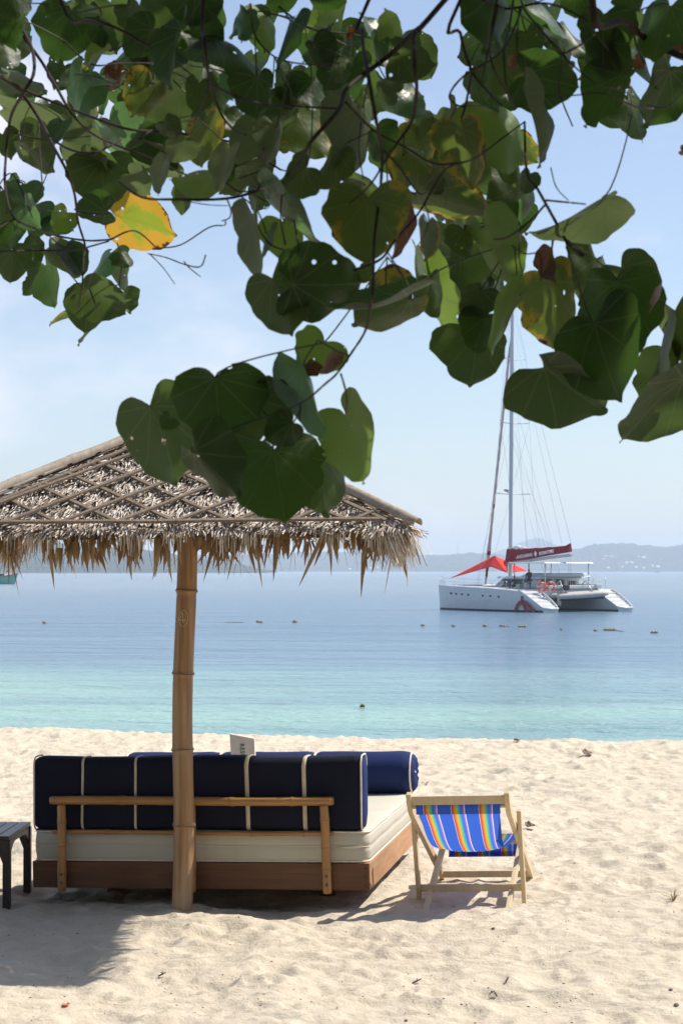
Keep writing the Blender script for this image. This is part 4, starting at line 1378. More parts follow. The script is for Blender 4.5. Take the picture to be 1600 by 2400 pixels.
# awning over the foredeck
A_, P_k, M_k, B_k, E_k = bp4(218, 741, -.2), bp4(515, 589, 2.2), bp4(606, 626, 3.0), bp4(606, 706, 2.0), bp4(494, 663, 1.6)
def tri_cloth(b, A, B_, C_, n=7, sag=.12):
    idx = {}
    for i in range(n + 1):
        for k in range(n + 1 - i):
            l1, l2 = i / n, k / n; l0 = 1 - l1 - l2
            p = A * l0 + B_ * l1 + C_ * l2; p = p + Vector((0, 0, -sag * 27 * l0 * l1 * l2 / 3))
            idx[(i, k)] = len(b.v); b.v.append(tuple(p))
    for i in range(n):
        for k in range(n - i):
            b.f.append((idx[(i, k)], idx[(i + 1, k)], idx[(i, k + 1)])); b.m.append(0); b.s.append(True)
            if k < n - i - 1: b.f.append((idx[(i + 1, k)], idx[(i + 1, k + 1)], idx[(i, k + 1)])); b.m.append(0); b.s.append(True)
b = MB()
tri_cloth(b, A_, P_k, E_k); tri_cloth(b, P_k, B_k, E_k); tri_cloth(b, P_k, M_k, B_k, 7, .05)
tri_cloth(b, bp4(630, 652, 3.9), bp4(662, 652, 5.2), bp4(632, 703, 4.2), 5, .02); tri_cloth(b, bp4(662, 652, 5.2), bp4(736, 690, 6.6), bp4(632, 703, 4.2), 5, .05)
me = b.mesh('awning', M['awning_red'])
bm = bmesh.new(); bm.from_mesh(me); bmesh.ops.remove_doubles(bm, verts=bm.verts, dist=.002); bm.to_mesh(me); bm.free()
aw = link('awning', me, cat); sm_ = aw.modifiers.new('cloth', 'SOLIDIFY'); sm_.thickness = .02
# rigging
def wire(p, q, r=.016, name='stay'):
    b = MB(); b.tube([p, q], r * .72, 5); return b.build(name, M['wire'], cat)
mt = mast_pt(24.5)
wire(BL(12.7, 3.6, 1.9) + BL(.15, 0, 0), mt)
for sgn in (-1, 1):
    c1, c2, c3 = mast_pt(9.15) + BL(-.45, sgn * 1.85, .05), mast_pt(14.75) + BL(-.45, sgn * 1.45, .05), mast_pt(19.8) + BL(-.45, sgn * 1.1, .05)
    foot = BL(8.3, 3.6 + sgn * 4.2, 1.85)
    for p, q in ((foot, c1), (c1, c2), (c2, c3), (c3, mt), (c1, mast_pt(14.7)), (c2, mast_pt(9.2)), (c2, mast_pt(19.7)), (BL(8.0, 3.6 + sgn * 4.2, 1.85), mast_pt(17.5)), (c1, BL(9.0, 3.6 + sgn * 3.0, 2.6))):
        wire(p, q, .014)
wire(bp1(1062, 90, 3.6), mast_pt(23.8), .015, 'topping_lift')
wire(bp4(978, 522, 3.6), mast_pt(22.8), .013, 'lazy_jack')
for (zx, zy, z) in ((905, 520, 13.4), (862, 527, 13.4), (812, 532, 12.0), (742, 530, 17.0), (735, 530, 21.0)):
    wire(bp4(zx, zy, 3.5), mast_pt(z) + BL(-.1, 0, 0), .011, 'lazy_jack')
wire(P_k, mast_pt(9.0), .012, 'halyard')
wire(bp4(1018, 610, 3.6), bp4(1022, 715, 3.6), .02, 'mainsheet'); wire(bp4(1030, 605, 3.6), bp4(1036, 715, 3.6), .02, 'mainsheet')
# guard rails
def rail(pts, heights, name, r=.022):
    b = MB()
    tops = []
    for (t_, s, z), h in zip(pts, heights):
        b.tube([BL(t_, s, z), BL(t_, s, z + h)], r, 5); tops.append(BL(t_, s, z + h))
    b.tube(tops, r * .8, 5); b.tube([p + Vector((0, 0, -h * .45)) for p, h in zip(tops, heights)], r * .5, 5)
    return b.build(name, M['steel'], cat)
rail([(13.7, -.12, 1.9), (13.3, -.2, 1.9), (12.9, -.3, 1.9)], (.72, .72, .6), 'bow_rail')
rail([(13.7, 7.3, 1.9), (13.3, 7.4, 1.9), (12.9, 7.5, 1.9)], (.72, .72, .6), 'bow_rail')
rail([(12.9, -.3, 1.9), (11.2, -.55, 1.86), (9.6, -.74, 1.84), (7.6, -.84, 1.80), (5.8, -.86, 1.75), (4.0, -.86, 1.68)], (.62,) * 6, 'guard_rail', .016)
rail([(12.9, 7.5, 1.9), (11.2, 7.75, 1.86), (9.6, 7.94, 1.84), (7.6, 8.04, 1.80), (5.8, 8.06, 1.75), (4.0, 8.06, 1.68)], (.62,) * 6, 'guard_rail', .016)
rail([(2.6, 6.4, 1.6), (2.5, 7.0, 1.6)], (.9, .9), 'stern_rail'); rail([(2.6, 7.6, 1.6), (3.1, 8.05, 1.6)], (.95, .95), 'stern_rail')
rail([(2.95, .35, 1.5), (2.45, 1.2, 1.5)], (.75, .75), 'stern_rail')
rail([(2.0, 5.0, 1.75), (2.0, 5.9, 1.75)], (.9, .9), 'stern_rail')
# lettering-free tender hung between the hulls
tz = 1.2
tn = empty('inflatable_tender', (0, 0, 0), 'grey inflatable tender slung under the stern of the catamaran between its hulls', 'dinghy')
tn.matrix_world = Matrix.Translation(CO) @ Matrix.Rotation(CA, 4, 'Z')
d0, d1 = bp4(916, 866, 1.35), bp4(1262, 852, 5.6)
for off, dz in ((-.42, 0), (.42, .05)):
    pts = [d0.lerp(d1, s) + Vector((off, 0, dz + .10 * s * s)) for s in (0, .05, .12, .4, .7, .9, 1.0)]
    b = MB(); b.tube(pts, [.04, .16, .205, .225, .225, .2, .15], 14); b.build('tube', M['rib_grey'], tn)
mid = d0.lerp(d1, .5)
b = MB(); rows = []
for s in np.linspace(.08, .95, 8):
    c = d0.lerp(d1, float(s)); rows.append([c + Vector((a, 0, z - .1)) for a, z in ((-.42, 0), (-.3, -.20), (0, -.30 + .1 * s), (.3, -.20), (.42, 0))])
b.grid(rows, smooth=True); b.build('hull', M['rib_dark'], tn)
b = MB(); b.box(d0.lerp(d1, .1) + Vector((-.1, 0, -.38)), (.2, .22, .6)); b.build('outboard_leg', M['rib_grey'], tn)
for f_ in (.22, .8):
    b = MB(); c = d0.lerp(d1, f_); b.tube([c + Vector((0, 0, .1)), Vector((1.5, c.y, 2.35)), Vector((2.2, c.y, 1.9))], .045, 6); b.build('davit', M['steel'], cat)
# life rings
for (zx, zy, s, lab) in ((840, 800, .62, 'orange life ring hung on the catamaran cockpit, the one nearer the mast'), (897, 795, .98, 'orange life ring hung on the catamaran cockpit, the one nearer the stern')):
    c = bp4(zx, zy, s)
    b = MB(); rows = []
    ax = Vector((-.85, .53, 0)).normalized(); ux = ax.cross(Vector((0, 0, 1))).normalized(); 
    n = 28
    ring = []
    for k in range(n):
        a = 2 * math.pi * k / n; ring.append((ux * math.cos(a) + Vector((0, 0, 1)) * math.sin(a)) * .29)
    b.tube(ring, .085, 10, closed=True)
    for fi in range(len(b.f)):
        if (fi // 10) % 7 == 0: b.m[fi] = 1
    o = b.build('life_ring', [M['buoy_orange'], M['white_cloth']])
    o.matrix_world = Matrix.Translation(CO) @ Matrix.Rotation(CA, 4, 'Z') @ Matrix.Translation(c)
    tag(o, lab, 'life ring', 'life rings on the catamaran')

# people on board
def person(loc_b, joints, lab, shirt=None):
    me = bpy.data.meshes.new('person'); names = list(joints)
    ed = [('pelvis', 'chest'), ('chest', 'neck'), ('neck', 'head'), ('head', 'crown'), ('chest', 'shl'), ('shl', 'ell'), ('ell', 'hal'), ('chest', 'shr'), ('shr', 'elr'), ('elr', 'har'), ('pelvis', 'hil'), ('hil', 'knl'), ('knl', 'anl'), ('anl', 'tol'), ('pelvis', 'hir'), ('hir', 'knr'), ('knr', 'anr'), ('anr', 'tor')]
    rad = dict(pelvis=.15, chest=.165, neck=.055, head=.095, crown=.075, shl=.07, shr=.07, ell=.045, elr=.045, hal=.04, har=.04, hil=.1, hir=.1, knl=.06, knr=.06, anl=.045, anr=.045, tol=.04, tor=.04)
    me.from_pydata([joints[n] for n in names], [(names.index(a), names.index(c)) for a, c in ed], [])
    o = bpy.data.objects.new('person_source', me); COL.objects.link(o)
    o.modifiers.new('skin', 'SKIN'); sb = o.modifiers.new('smooth', 'SUBSURF'); sb.levels = 1; sb.render_levels = 1
    for i, n in enumerate(names):
        me.skin_vertices[0].data[i].radius = (rad[n], rad[n] * (.75 if n in ('pelvis', 'chest') else 1))
        me.skin_vertices[0].data[i].use_root = (n == 'pelvis')
    dg = bpy.context.evaluated_depsgraph_get(); dg.update()
    m2 = bpy.data.meshes.new_from_object(o.evaluated_get(dg))
    bpy.data.objects.remove(o, do_unlink=True)
    m2.materials.clear()
    for k in ('skin', 'black_cloth'): m2.materials.append(M[k])
    cz = joints['pelvis'][2]
    for p in m2.polygons:
        z = p.center.z; p.use_smooth = True
        lo, hi = joints['knl'][2] if joints['knl'][2] < cz - .1 else cz - .2, (joints['neck'][2] - .02 if shirt else cz + .12)
        hair = z > joints['head'][2] + .05
        p.material_index = 1 if (lo < z < hi or hair) else 0
    po = link('person', m2)
    po.matrix_world = Matrix.Translation(CO) @ Matrix.Rotation(CA, 4, 'Z') @ Matrix.Translation(loc_b)
    return tag(po, lab, 'person', 'people aboard the catamaran')
stand = dict(pelvis=(0, 0, .95), chest=(0, 0, 1.32), neck=(.01, 0, 1.5), head=(.03, 0, 1.62), crown=(.03, 0, 1.72), shl=(0, .19, 1.42), ell=(.04, .24, 1.15), hal=(.18, .2, .98), shr=(0, -.19, 1.42), elr=(.04, -.24, 1.15), har=(.18, -.2, .98), hil=(0, .1, .9), knl=(.03, .11, .5), anl=(0, .12, .08), tol=(.14, .12, .04), hir=(0, -.1, .9), knr=(.03, -.11, .5), anr=(0, -.12, .08), tor=(.14, -.12, .04))
sit = dict(pelvis=(0, 0, .50), chest=(-.02, 0, .86), neck=(0, 0, 1.04), head=(.03, 0, 1.16), crown=(.03, 0, 1.26), shl=(0, .19, .96), ell=(.08, .24, .72), hal=(.3, .16, .62), shr=(0, -.19, .96), elr=(.08, -.24, .72), har=(.3, -.16, .62), hil=(.05, .1, .48), knl=(.44, .13, .52), anl=(.44, .13, .1), tol=(.58, .13, .04), hir=(.05, -.1, .48), knr=(.44, -.13, .52), anr=(.44, -.13, .1), tor=(.58, -.13, .04))
hp = bp4(752, 676, .75)
person(Vector((hp.x, hp.y, hp.z - 1.74)), stand, 'person in dark clothes standing in the catamaran cockpit under the white canopy', True)
hp = bp4(655, 720, .2)
person(Vector((hp.x, hp.y, hp.z - 1.27)), sit, 'person in black sitting on the side deck of the catamaran by the grey locker', True)

# ------------------------------------------------------------------ floats on the swimming line
M['float_y'] = simple('yellow_float', (.27, .21, .07), .6, .2, 6)
M['float_d'] = simple('weedy_dark_float', (.05, .045, .03), .8, .3, 10)
M['rope'] = simple('wet_rope', (.06, .055, .05), .8, .2, 20)
def sea_pt(x, y):
    Y = FPX * (CAM_H - SEA_Z) / (y - HOR)
    return Vector(((x - 800) / FPX * Y, Y, SEA_Z))
fl = [(990, 1467, 7, 'lone yellow float to the left of the catamaran, in front of its bow'), (1062, 1468.5, 7, 'lone yellow float in front of the catamaran bow, under the first portholes'), (1136, 1468.5, 8, 'lone yellow float below the middle of the catamaran hull'),
      (1174, 1468.5, 7, 'left float of the pair below the catamaran emblem'), (1181, 1468.5, 6, 'right float of the pair below the catamaran emblem'), (1190, 1469, 4, 'smallest dark float right beside the pair below the emblem'),
      (1218, 1470, 7, 'leftmost float of the tight row below the near transom'), (1224, 1470, 6, 'middle float of the tight row below the near transom'), (1230, 1470, 7, 'rightmost float of the tight row below the near transom'),
      (1315, 1476.5, 6, 'lone dark float below the grey tender'), (1394, 1479, 6, 'lone small float below the far hull of the catamaran'),
      (1418, 1477.5, 7, 'leftmost float of the yellow row below the right stern'), (1424, 1477.5, 7, 'second float of the yellow row below the right stern'), (1430, 1477.5, 7, 'third float of the yellow row below the right stern'), (1437, 1477.5, 7, 'rightmost float of the yellow row below the right stern'),
      (1528, 1483.5, 7, 'left float of the last pair, farthest right on the swimming line'), (1536, 1483.5, 7, 'right float of the last pair, farthest right on the swimming line'),
      (691, 1458.5, 8, 'yellow float just right of the bamboo pole, the one nearer the catamaran'), (605, 1458.5, 7, 'yellow float right of the bamboo pole, second one from it'), (612, 1459, 6, 'small float touching the second float right of the pole'),
      (105, 1461, 7, 'single pale float left of the bamboo pole')]
for (x, y, wpx, lab) in fl:
    p = sea_pt(x, y); r = wpx * 1.25 / FPX * p.y / 2
    b = MB(); b.ball((0, 0, 0), r, 10, 7, 0, (1.0, .8, .8)); b.ball((0, -r * .25, -r * .35), r * .93, 10, 6, 1, (1.0, .8, .55))
    b.tube([(-r * 1.25, 0, 0), (r * 1.25, 0, 0)], r * .18, 5, 1)
    o = b.build('float', [M['float_y'], M['float_d']]); o.location = p + Vector((0, 0, r * .35)); o.rotation_euler = (0, rs.uniform(-.2, .2), rs.uniform(-.5, .5))
    tag(o, lab, 'float', 'floats of the swimming line')
def rope(pts, lab, name='float_rope'):
    P3 = [sea_pt(*p) + Vector((0, 0, .015)) for p in pts]
    b = MB(); b.tube(P3, .014, 5); tag(b.build(name, M['rope']), lab, 'rope')
rope([(1436, 1477.9), (1446, 1479), (1460, 1480)], 'short dark rope trailing from the yellow row of floats below the right stern')
rope([(528, 1459), (545, 1458.6), (570, 1459.4)], 'short dark length of rope floating right of the bamboo pole')
# mooring marker in the shallows
p = sea_pt(849, 1657)
mk = empty('marker_float', p, 'small dark marker float with a pale cap alone in the turquoise shallows', 'float')
b = MB(); b.ball((0, 0, .02), .055, 12, 8, 0, (1, 1, .7)); b.ball((-.045, -.01, .01), .022, 8, 6, 0); b.build('float_body', M['float_d'], mk)
b = MB(); b.ball((0.01, 0, .045), .045, 12, 8, 0, (1, 1, .8)); b.build('cap', M['float_y'], mk)

# ------------------------------------------------------------------ fishing boat and far shore
M['boat_green'] = simple('turquoise_paint', (.05, .33, .29), .5, .15, 2)
M['boat_rim'] = simple('red_brown_paint', (.28, .07, .04), .5, .15, 2)
M['boat_wood'] = simple('brown_timber', (.20, .13, .09), .7, .2, 3)
bw = Vector((-72.2, 420, SEA_Z))
fb = empty('fishing_boat', bw, 'turquoise wooden fishing boat with thin masts leaving the left edge of the bay', 'fishing boat')
rows = []
for i in range(12):
    s = i / 11; x = -14 * s
    w = 1.7 * math.sin(min(1, s * 2.0 + .02) * math.pi / 2) * (1 - .25 * max(0, s - .6))
    d = 1.25 + 1.25 * (1 - min(1, s * 1.7)) ** 2 + .2 * s
    xo = .9 * (1 - min(1, s * 4))
    rows.append([(x, -w, d), (x - xo * .3, -w * .93, d - .2), (x - xo * .7, -w * .75, .5), (x - xo, -w * .5, -.3), (x - xo, w * .5, -.3), (x - xo * .7, w * .75, .5), (x, w, d)])
b = MB(); b.grid(rows, smooth=True); b.grid([[(r[0][0], r[0][1] * .96, r[0][2] - .15), (r[-1][0], r[-1][1] * .96, r[-1][2] - .15)] for r in rows]); b.build('hull', M['boat_green'], fb)
for k in (0, -1):
    b = MB(); b.tube([Vector(r[k]) for r in rows], .11, 6); b.build('gunwale', M['boat_rim'], fb)
for x, h in ((-1.3, 5.6), (-3.2, 3.9), (-4.6, 7.4), (-8.5, 6.0)):
    b = MB(); b.tube([(x, 0, 1.0), (x + .05, 0, h)], .09, 6); b.build('mast', M['boat_wood'], fb)
b = MB(); b.box((-9.2, 0, 2.4), (3.6, 2.3, 1.9)); b.box((-9.1, 0, 3.45), (4.2, 2.7, .14), None, 1); b.build('deckhouse', [M['gelcoat'], M['boat_green']], fb)
b = MB(); b.box((-4.0, -.4, 1.9), (1.6, .8, .9)); b.build('nets', M['black_cloth'], fb)
b = MB(); b.box((-2.5, 0, 2.9), (.5, .03, .4)); b.tube([(-2.3, 0, 1.2), (-2.3, 0, 3.2)], .04, 5); b.build('flag', M['awning_red'], fb)

def far_pt(x, y, Y): return P(x, y, Y)
# motor boat by the far shore
Y = 2600.0
p = Vector(((1537 - 800) / FPX * Y, Y, SEA_Z))
mo = empty('motor_boat', p, 'tiny white motor boat near the far shore at the right', 'boat')
b = MB(); b.grid([[(x, -w, 1.6 + .5 * (x > 2)), (x * .92, -w * .7, -.2), (x * .92, w * .7, -.2), (x, w, 1.6 + .5 * (x > 2))] for x, w in ((-4, 1.3), (0, 1.5), (3, 1.1), (5.2, .1))]); b.box((0, 0, 1.5), (7.5, 2.3, .1)); b.build('hull', M['gelcoat'], mo)
b = MB(); b.box((-.5, 0, 2.6), (3.4, 2, 2.0)); b.build('cabin', M['gelcoat'], mo)
M['far_white'] = simple('white_render', (.75, .73, .70), .8, .05, 1)
M['far_roof'] = simple('terracotta_roof', (.42, .15, .08), .8, .15, 1)
hs = [(1508, 1306, 8, 5, 0, 'bright white house standing alone on the hillside above the far shore', 0), (1496, 1304, 4, 3, 0, 'tiny pale house just left of the bright lone house on the hillside', 1), (1424, 1330, 7, 4, 1, 'small pale waterline house, first one right of the catamaran boom', 1), (1468, 1318, 7, 4, 0, 'left one of two pale houses halfway up the far right hillside', 1), (1480, 1318, 8, 4, 0, 'right one of two pale houses halfway up the far right hillside', 1), (1490, 1329, 7, 5, 0, 'tallest pale house at the far waterline below the bright lone house', 1), (1457, 1328, 4, 4, 0, 'tiny pale waterline house left of the tallest one on the far shore', 1), (1508, 1331, 5, 5, 0, 'small pale waterline house right of the tallest one on the far shore', 1), (1541, 1328, 8, 6, 0, 'pale shore house right behind the tiny white motor boat', 1), (1528, 1326, 5, 5, 0, 'pale shore house just left of the tiny white motor boat', 1), (1418, 1303, 11, 5, 2, 'wide building with a red roof among trees on the right hillside', 0), (1434, 1303, 11, 5, 2, 'second wide red roofed building, right beside the first on the hillside', 0), (1414, 1310, 8, 4, 2, 'small red roofed building lower down the right hillside', 0), (868, 1331, 6, 4, 0, 'left one of two pale shore houses seen under the right thatch corner', 1), (884, 1330, 5, 4, 0, 'right one of two pale shore houses seen under the right thatch corner', 1), (820, 1333, 7, 3, 0, 'low pale shore house half hidden behind the hanging thatch', 1)]
from mathutils.bvhtree import BVHTree
bvh = BVHTree.FromPolygons([Vector(v) for v in RIDGE_ROWS['far_hills'].v], RIDGE_ROWS['far_hills'].f)
for (x, y, w, h, kind, lab, grp) in hs:
    dr = (P(x, y + h * .5, 100) - Vector((0, 0, CAM_H))).normalized()
    hit = bvh.ray_cast(Vector((0, 0, CAM_H)), dr)
    Y = hit[0].y if hit[0] is not None else 3780.0
    p = P(x, y, Y); W, H = w / FPX * Y, h / FPX * Y
    hb = empty('house', p + Vector((0, 0, -H * .5)), lab or 'small pale house low on the hazy far shore', 'house', 'pale houses along the far shore' if grp else None)
    b = MB(); b.box((0, 3, H * .1 - 1.5), (W, 8, H * .8 + 3)); b.build('wall', M['far_white'], hb)
    b = MB(); zr = H * .5; b.add([(-W * .55, -1.5, zr), (W * .55, -1.5, zr), (W * .55, 7.5, zr), (-W * .55, 7.5, zr), (-W * .4, 3, zr + H * .45), (W * .4, 3, zr + H * .45)], [(0, 1, 5, 4), (1, 2, 5), (2, 3, 4, 5), (3, 0, 4), (3, 2, 1, 0)])
    b.build('roof', M['far_roof'] if kind == 2 else M['far_white'], hb)
p = P(1072, 1303, 4250.0)
tw = empty('radio_mast', p + Vector((0, 0, -14)), 'thin lattice radio mast on the far shore left of the catamaran mast', 'radio mast')
b = MB()
for a in range(3):
    c, s = math.cos(a * 2.09) * 1.6, math.sin(a * 2.09) * 1.6; b.tube([(c, s, 0), (c * .25, s * .25, 44)], .22, 4)
    for k in range(11):
        z0_, z1_ = k * 4, k * 4 + 4; f0, f1 = 1 - .75 * z0_ / 44, 1 - .75 * z1_ / 44; c2, s2 = math.cos((a + 1) * 2.09) * 1.6, math.sin((a + 1) * 2.09) * 1.6
        b.tube([(c * f0, s * f0, z0_), (c2 * f1, s2 * f1, z1_)], .14, 4)
b.build('lattice', M['boat_rim'], tw)

# ------------------------------------------------------------------ overhanging tree
tree = empty('sea_hibiscus_tree', (3.4, 0.6, -0.1), 'tree with big heart shaped leaves hanging into the view over the beach', 'tree')
TO = Vector((3.4, 0.6, -0.1))
def m_leaf(name, cols, trans_c, brown=None, edge0=.72, tw=.42, rough=.48, br0=.06):
    t = NT(name)
    oi = t.node('ShaderNodeObjectInfo')
    lc = t.node('ShaderNodeAttribute', attribute_name='leafco'); o = lc.outputs['Vector']
    ra = t.node('ShaderNodeAttribute', attribute_name='rnd')
    RND = t.math('FRACT', t.math('ADD', oi.outputs['Random'], ra.outputs['Fac']))
    sp = t.node('ShaderNodeSeparateXYZ'); t.link(o, sp.inputs[0])
    ax = t.math('ABSOLUTE', sp.outputs['X'])
    ang = t.math('ARCTAN2', ax, sp.outputs['Y'])
    rr_ = t.math('SQRT', t.math('ADD', t.math('MULTIPLY', sp.outputs['X'], sp.outputs['X']), t.math('MULTIPLY', sp.outputs['Y'], sp.outputs['Y'])))
    q = t.math('DIVIDE', ang, .60)
    fr = t.math('ABSOLUTE', t.math('SUBTRACT', t.math('FRACT', t.math('ADD', q, .5)), .5))
    dist = t.math('MULTIPLY', t.math('MULTIPLY', fr, .60), rr_)
    vein = t.maprange(dist, .005, .016, 1.0, 0.0, True)
    # finer side veins branching from the midrib
    sv = t.math('ABSOLUTE', t.math('SUBTRACT', t.math('FRACT', t.math('MULTIPLY', t.math('SUBTRACT', sp.outputs['Y'], t.math('MULTIPLY', ax, .75)), 6.5)), .5))
    vein2 = t.math('MULTIPLY', t.maprange(sv, .0, .05, 1, 0, True), .35)
    vein = t.math('MAXIMUM', vein, vein2)
    off = t.node('ShaderNodeVectorMath', operation='ADD'); t.link(o, off.inputs[0])
    cmb = t.node('ShaderNodeCombineXYZ'); t.link(t.math('MULTIPLY', RND, 37.0), cmb.inputs[2]); t.link(cmb.outputs[0], off.inputs[1])
    ov = off.outputs[0]
    n = t.noise(ov, 2.4, 4, .6)
    c = t.ramp(RND, [(0.0, cols[0]), (0.5, cols[1]), (1.0, cols[2])])
    c = t.mix(t.maprange(n, .35, .7, 0, .5), c, tuple(x * .62 for x in cols[0]))
    c = t.mix(t.math('MULTIPLY', vein, .75), c, (.15, .20, .085))
    sp2 = t.noise(ov, 38, 2, .5)
    tcn = t.mix(t.math('MULTIPLY', vein, .45), trans_c, tuple(x * .45 for x in trans_c))
    if brown:
        at = t.node('ShaderNodeAttribute', attribute_name='edge')
        e = t.math('ADD', t.math('MULTIPLY', at.outputs['Fac'], .75), t.math('MULTIPLY', t.math('SUBTRACT', t.noise(ov, 1.9, 5, .65), .42), 1.9))
        yl = t.maprange(e, edge0 - .22, edge0 + .02, 0, 1, True); br = t.maprange(e, edge0 + br0, edge0 + br0 + .07, 0, 1, True)
        c = t.mix(yl, c, brown[0]); c = t.mix(br, c, brown[1])
        tcn = t.mix(yl, tcn, tuple(min(1, x * 1.6) for x in brown[0])); tcn = t.mix(br, tcn, tuple(x * .7 for x in brown[1]))
    spots = t.maprange(sp2, .72, .78, 0, .8)
    c = t.mix(spots, c, (.12, .07, .03)); tcn = t.mix(spots, tcn, (.1, .05, .02))
    nm = t.bump(vein, -.6, .006, t.bump(t.noise(ov, 6, 3, .5), .4, .004))
    bs = t.bsdf(c, rough, nm, .4)
    tr = t.node('ShaderNodeBsdfTranslucent'); t.link(tcn, tr.inputs['Color'])
    mx = t.node('ShaderNodeMixShader'); mx.inputs[0].default_value = tw
    t.link(bs.outputs[0], mx.inputs[1]); t.link(tr.outputs[0], mx.inputs[2])
    # holes eaten by insects
    vo = t.node('ShaderNodeTexVoronoi'); vo.inputs['Scale'].default_value = 7.0; t.link(ov, vo.inputs['Vector'])
    sc = t.node('ShaderNodeSeparateColor'); t.link(vo.outputs['Color'], sc.inputs[0])
    pick = t.math('GREATER_THAN', t.math('ADD', sc.outputs[0], t.math('MULTIPLY', t.math('SUBTRACT', t.math('FRACT', t.math('MULTIPLY', RND, 13.7)), .5), .22)), .95)
    hole = t.math('MULTIPLY', pick, t.math('LESS_THAN', vo.outputs['Distance'], t.math('MULTIPLY', sc.outputs[1], .30)))
    tp = t.node('ShaderNodeBsdfTransparent'); m2 = t.node('ShaderNodeMixShader'); t.link(hole, m2.inputs[0]); t.link(mx.outputs[0], m2.inputs[1]); t.link(tp.outputs[0], m2.inputs[2])
    return t.done(m2)
YB = ((.22, .17, .02), (.07, .030, .014))
LM = {
    'd': m_leaf('shade_dark_leaf', ((.020, .042, .016), (.026, .050, .016), (.034, .060, .018)), (.055, .12, .016)),
    'm': m_leaf('green_leaf', ((.026, .056, .016), (.036, .068, .018), (.050, .084, .020)), (.082, .132, .028)),
    'g': m_leaf('young_leaf', ((.075, .140, .026), (.085, .150, .028), (.10, .165, .03)), (.18, .29, .042)),
    'b': m_leaf('sky_sheen_leaf', ((.045, .085, .055), (.055, .098, .066), (.07, .11, .075)), (.10, .22, .06), rough=.36),
    'p': m_leaf('pale_leaf', ((.075, .105, .055), (.09, .12, .065), (.11, .14, .075)), (.12, .17, .055), rough=.55),
    'y': m_leaf('yellowing_leaf', ((.12, .16, .02), (.12, .16, .02), (.14, .17, .02)), (.32, .40, .03), ((.36, .21, .018), (.10, .032, .012)), .60, br0=.30),
    'o': m_leaf('leaf_with_brown_rim', ((.05, .08, .02), (.055, .09, .022), (.065, .10, .022)), (.11, .17, .028), YB, .93),
    'r': m_leaf('browning_leaf', ((.05, .078, .02), (.058, .085, .022), (.068, .095, .022)), (.13, .18, .03), YB, .88),
    'x': m_leaf('dry_brown_leaf', ((.07, .030, .015), (.085, .036, .018), (.10, .045, .022)), (.16, .06, .02)),
}
half_o = [(0, 0), (.07, -.10), (.20, -.19), (.37, -.20), (.515, -.10), (.59, .08), (.585, .28), (.51, .48), (.395, .65), (.27, .775), (.135, .855), (.045, .895), (0, .945)]
def leaf_mesh(seed, fold, cup, wave, droop, curl=0.0):
    r0 = random.Random(seed)
    pts = catm(half_o, 2)
    n = len(pts); K = 4
    V, F, E, idx = [], [], [], {}
    bites = [(r0.choice((-1, 1)), r0.uniform(.25, .95) * (n - 1), r0.uniform(.5, 1.4), r0.uniform(.05, .2)) for _ in range(r0.choice((0, 1, 2)))]
    wscale = r0.uniform(.93, 1.07); lob = {s_: r0.uniform(.9, 1.1) for s_ in (-1, 1)}
    ph = [r0.uniform(0, 6.28) for _ in range(6)]
    asym = r0.uniform(-.05, .05)
    for side in (-1, 1):
        for i, (x, y) in enumerate(pts):
            my = max(0, min(1.03, (i / (n - 1)) ** 1.15 * .945))
            for k in range(K + 1):
                s = k / K
                if k == 0 and side == 1: idx[(1, i, 0)] = idx[(-1, i, 0)]; continue
                ws = (1 + asym * side + .03 * math.sin(i * 1.9 + ph[0] + side)) * wscale * (lob[side] if i < n * .5 else 1 + (lob[side] - 1) * max(0, 1.5 - i / (n * .5)))
                for (bs_, bi_, bw_, bd_) in bites:
                    if bs_ == side: ws *= 1 - bd_ * s ** 3 * math.exp(-((i - bi_) / bw_) ** 2)
                X = side * x * s * ws; Y = my + (y - my) * s
                d2 = X * X + (Y - .4) ** 2
                z = fold * abs(X) + cup * d2 + wave * s * s * math.sin(i * .9 + ph[1] + side * 1.3) * .034 - droop * max(0, Y - .25) ** 2 + .016 * math.sin(X * 7 + ph[3]) * math.sin(Y * 6 + ph[4]) + curl * abs(X) ** 2 * 2
                idx[(side, i, k)] = len(V); V.append((X, Y, z)); E.append(s if i > 0 else .3)
    for side in (-1, 1):
        for i in range(n - 1):
            for k in range(K):
                q = [idx[(side, i, k)], idx[(side, i, k + 1)], idx[(side, i + 1, k + 1)], idx[(side, i + 1, k)]]
                if side < 0: q = q[::-1]
                F.append(tuple(q))
    return V, F, E
variants = []
for sd, (fo, cu_, wv, dr, cl_) in enumerate(((.12, .24, .8, .25, 0), (-.14, -.24, 1.0, .2, 0), (.30, .08, .9, .35, 0), (.16, -.28, .7, -.1, .1), (.75, .0, .5, .15, .2), (1.6, .1, .7, .1, .3), (.45, .25, 1.4, .4, 0), (-.38, -.15, 1.5, -.25, 0), (.05, .36, 1.8, .3, .15), (-.22, .15, 2.0, .45, -.2))):
    variants.append(leaf_mesh(300 + sd, fo, cu_, wv, dr, cl_))
leaf_cache = {}
def get_leaf(var, tone):
    if (var, tone) not in leaf_cache:
        V, F, E = variants[var]
        me = bpy.data.meshes.new('leaf'); me.from_pydata(V, [], F)
        at = me.attributes.new('edge', 'FLOAT', 'POINT'); at.data.foreach_set('value', E)
        at = me.attributes.new('leafco', 'FLOAT_VECTOR', 'POINT'); at.data.foreach_set('vector', [c for v in V for c in v])
        me.materials.append(LM[tone]); me.validate(); me.polygons.foreach_set('use_smooth', [True] * len(me.polygons)); me.update()
        leaf_cache[(var, tone)] = me
    return leaf_cache[(var, tone)]
rl = random.Random(77)
def ZA(x, y): return (x / 1.96, y / 1.96)
def ZB(x, y): return (800 + x / 1.96, y / 1.96)
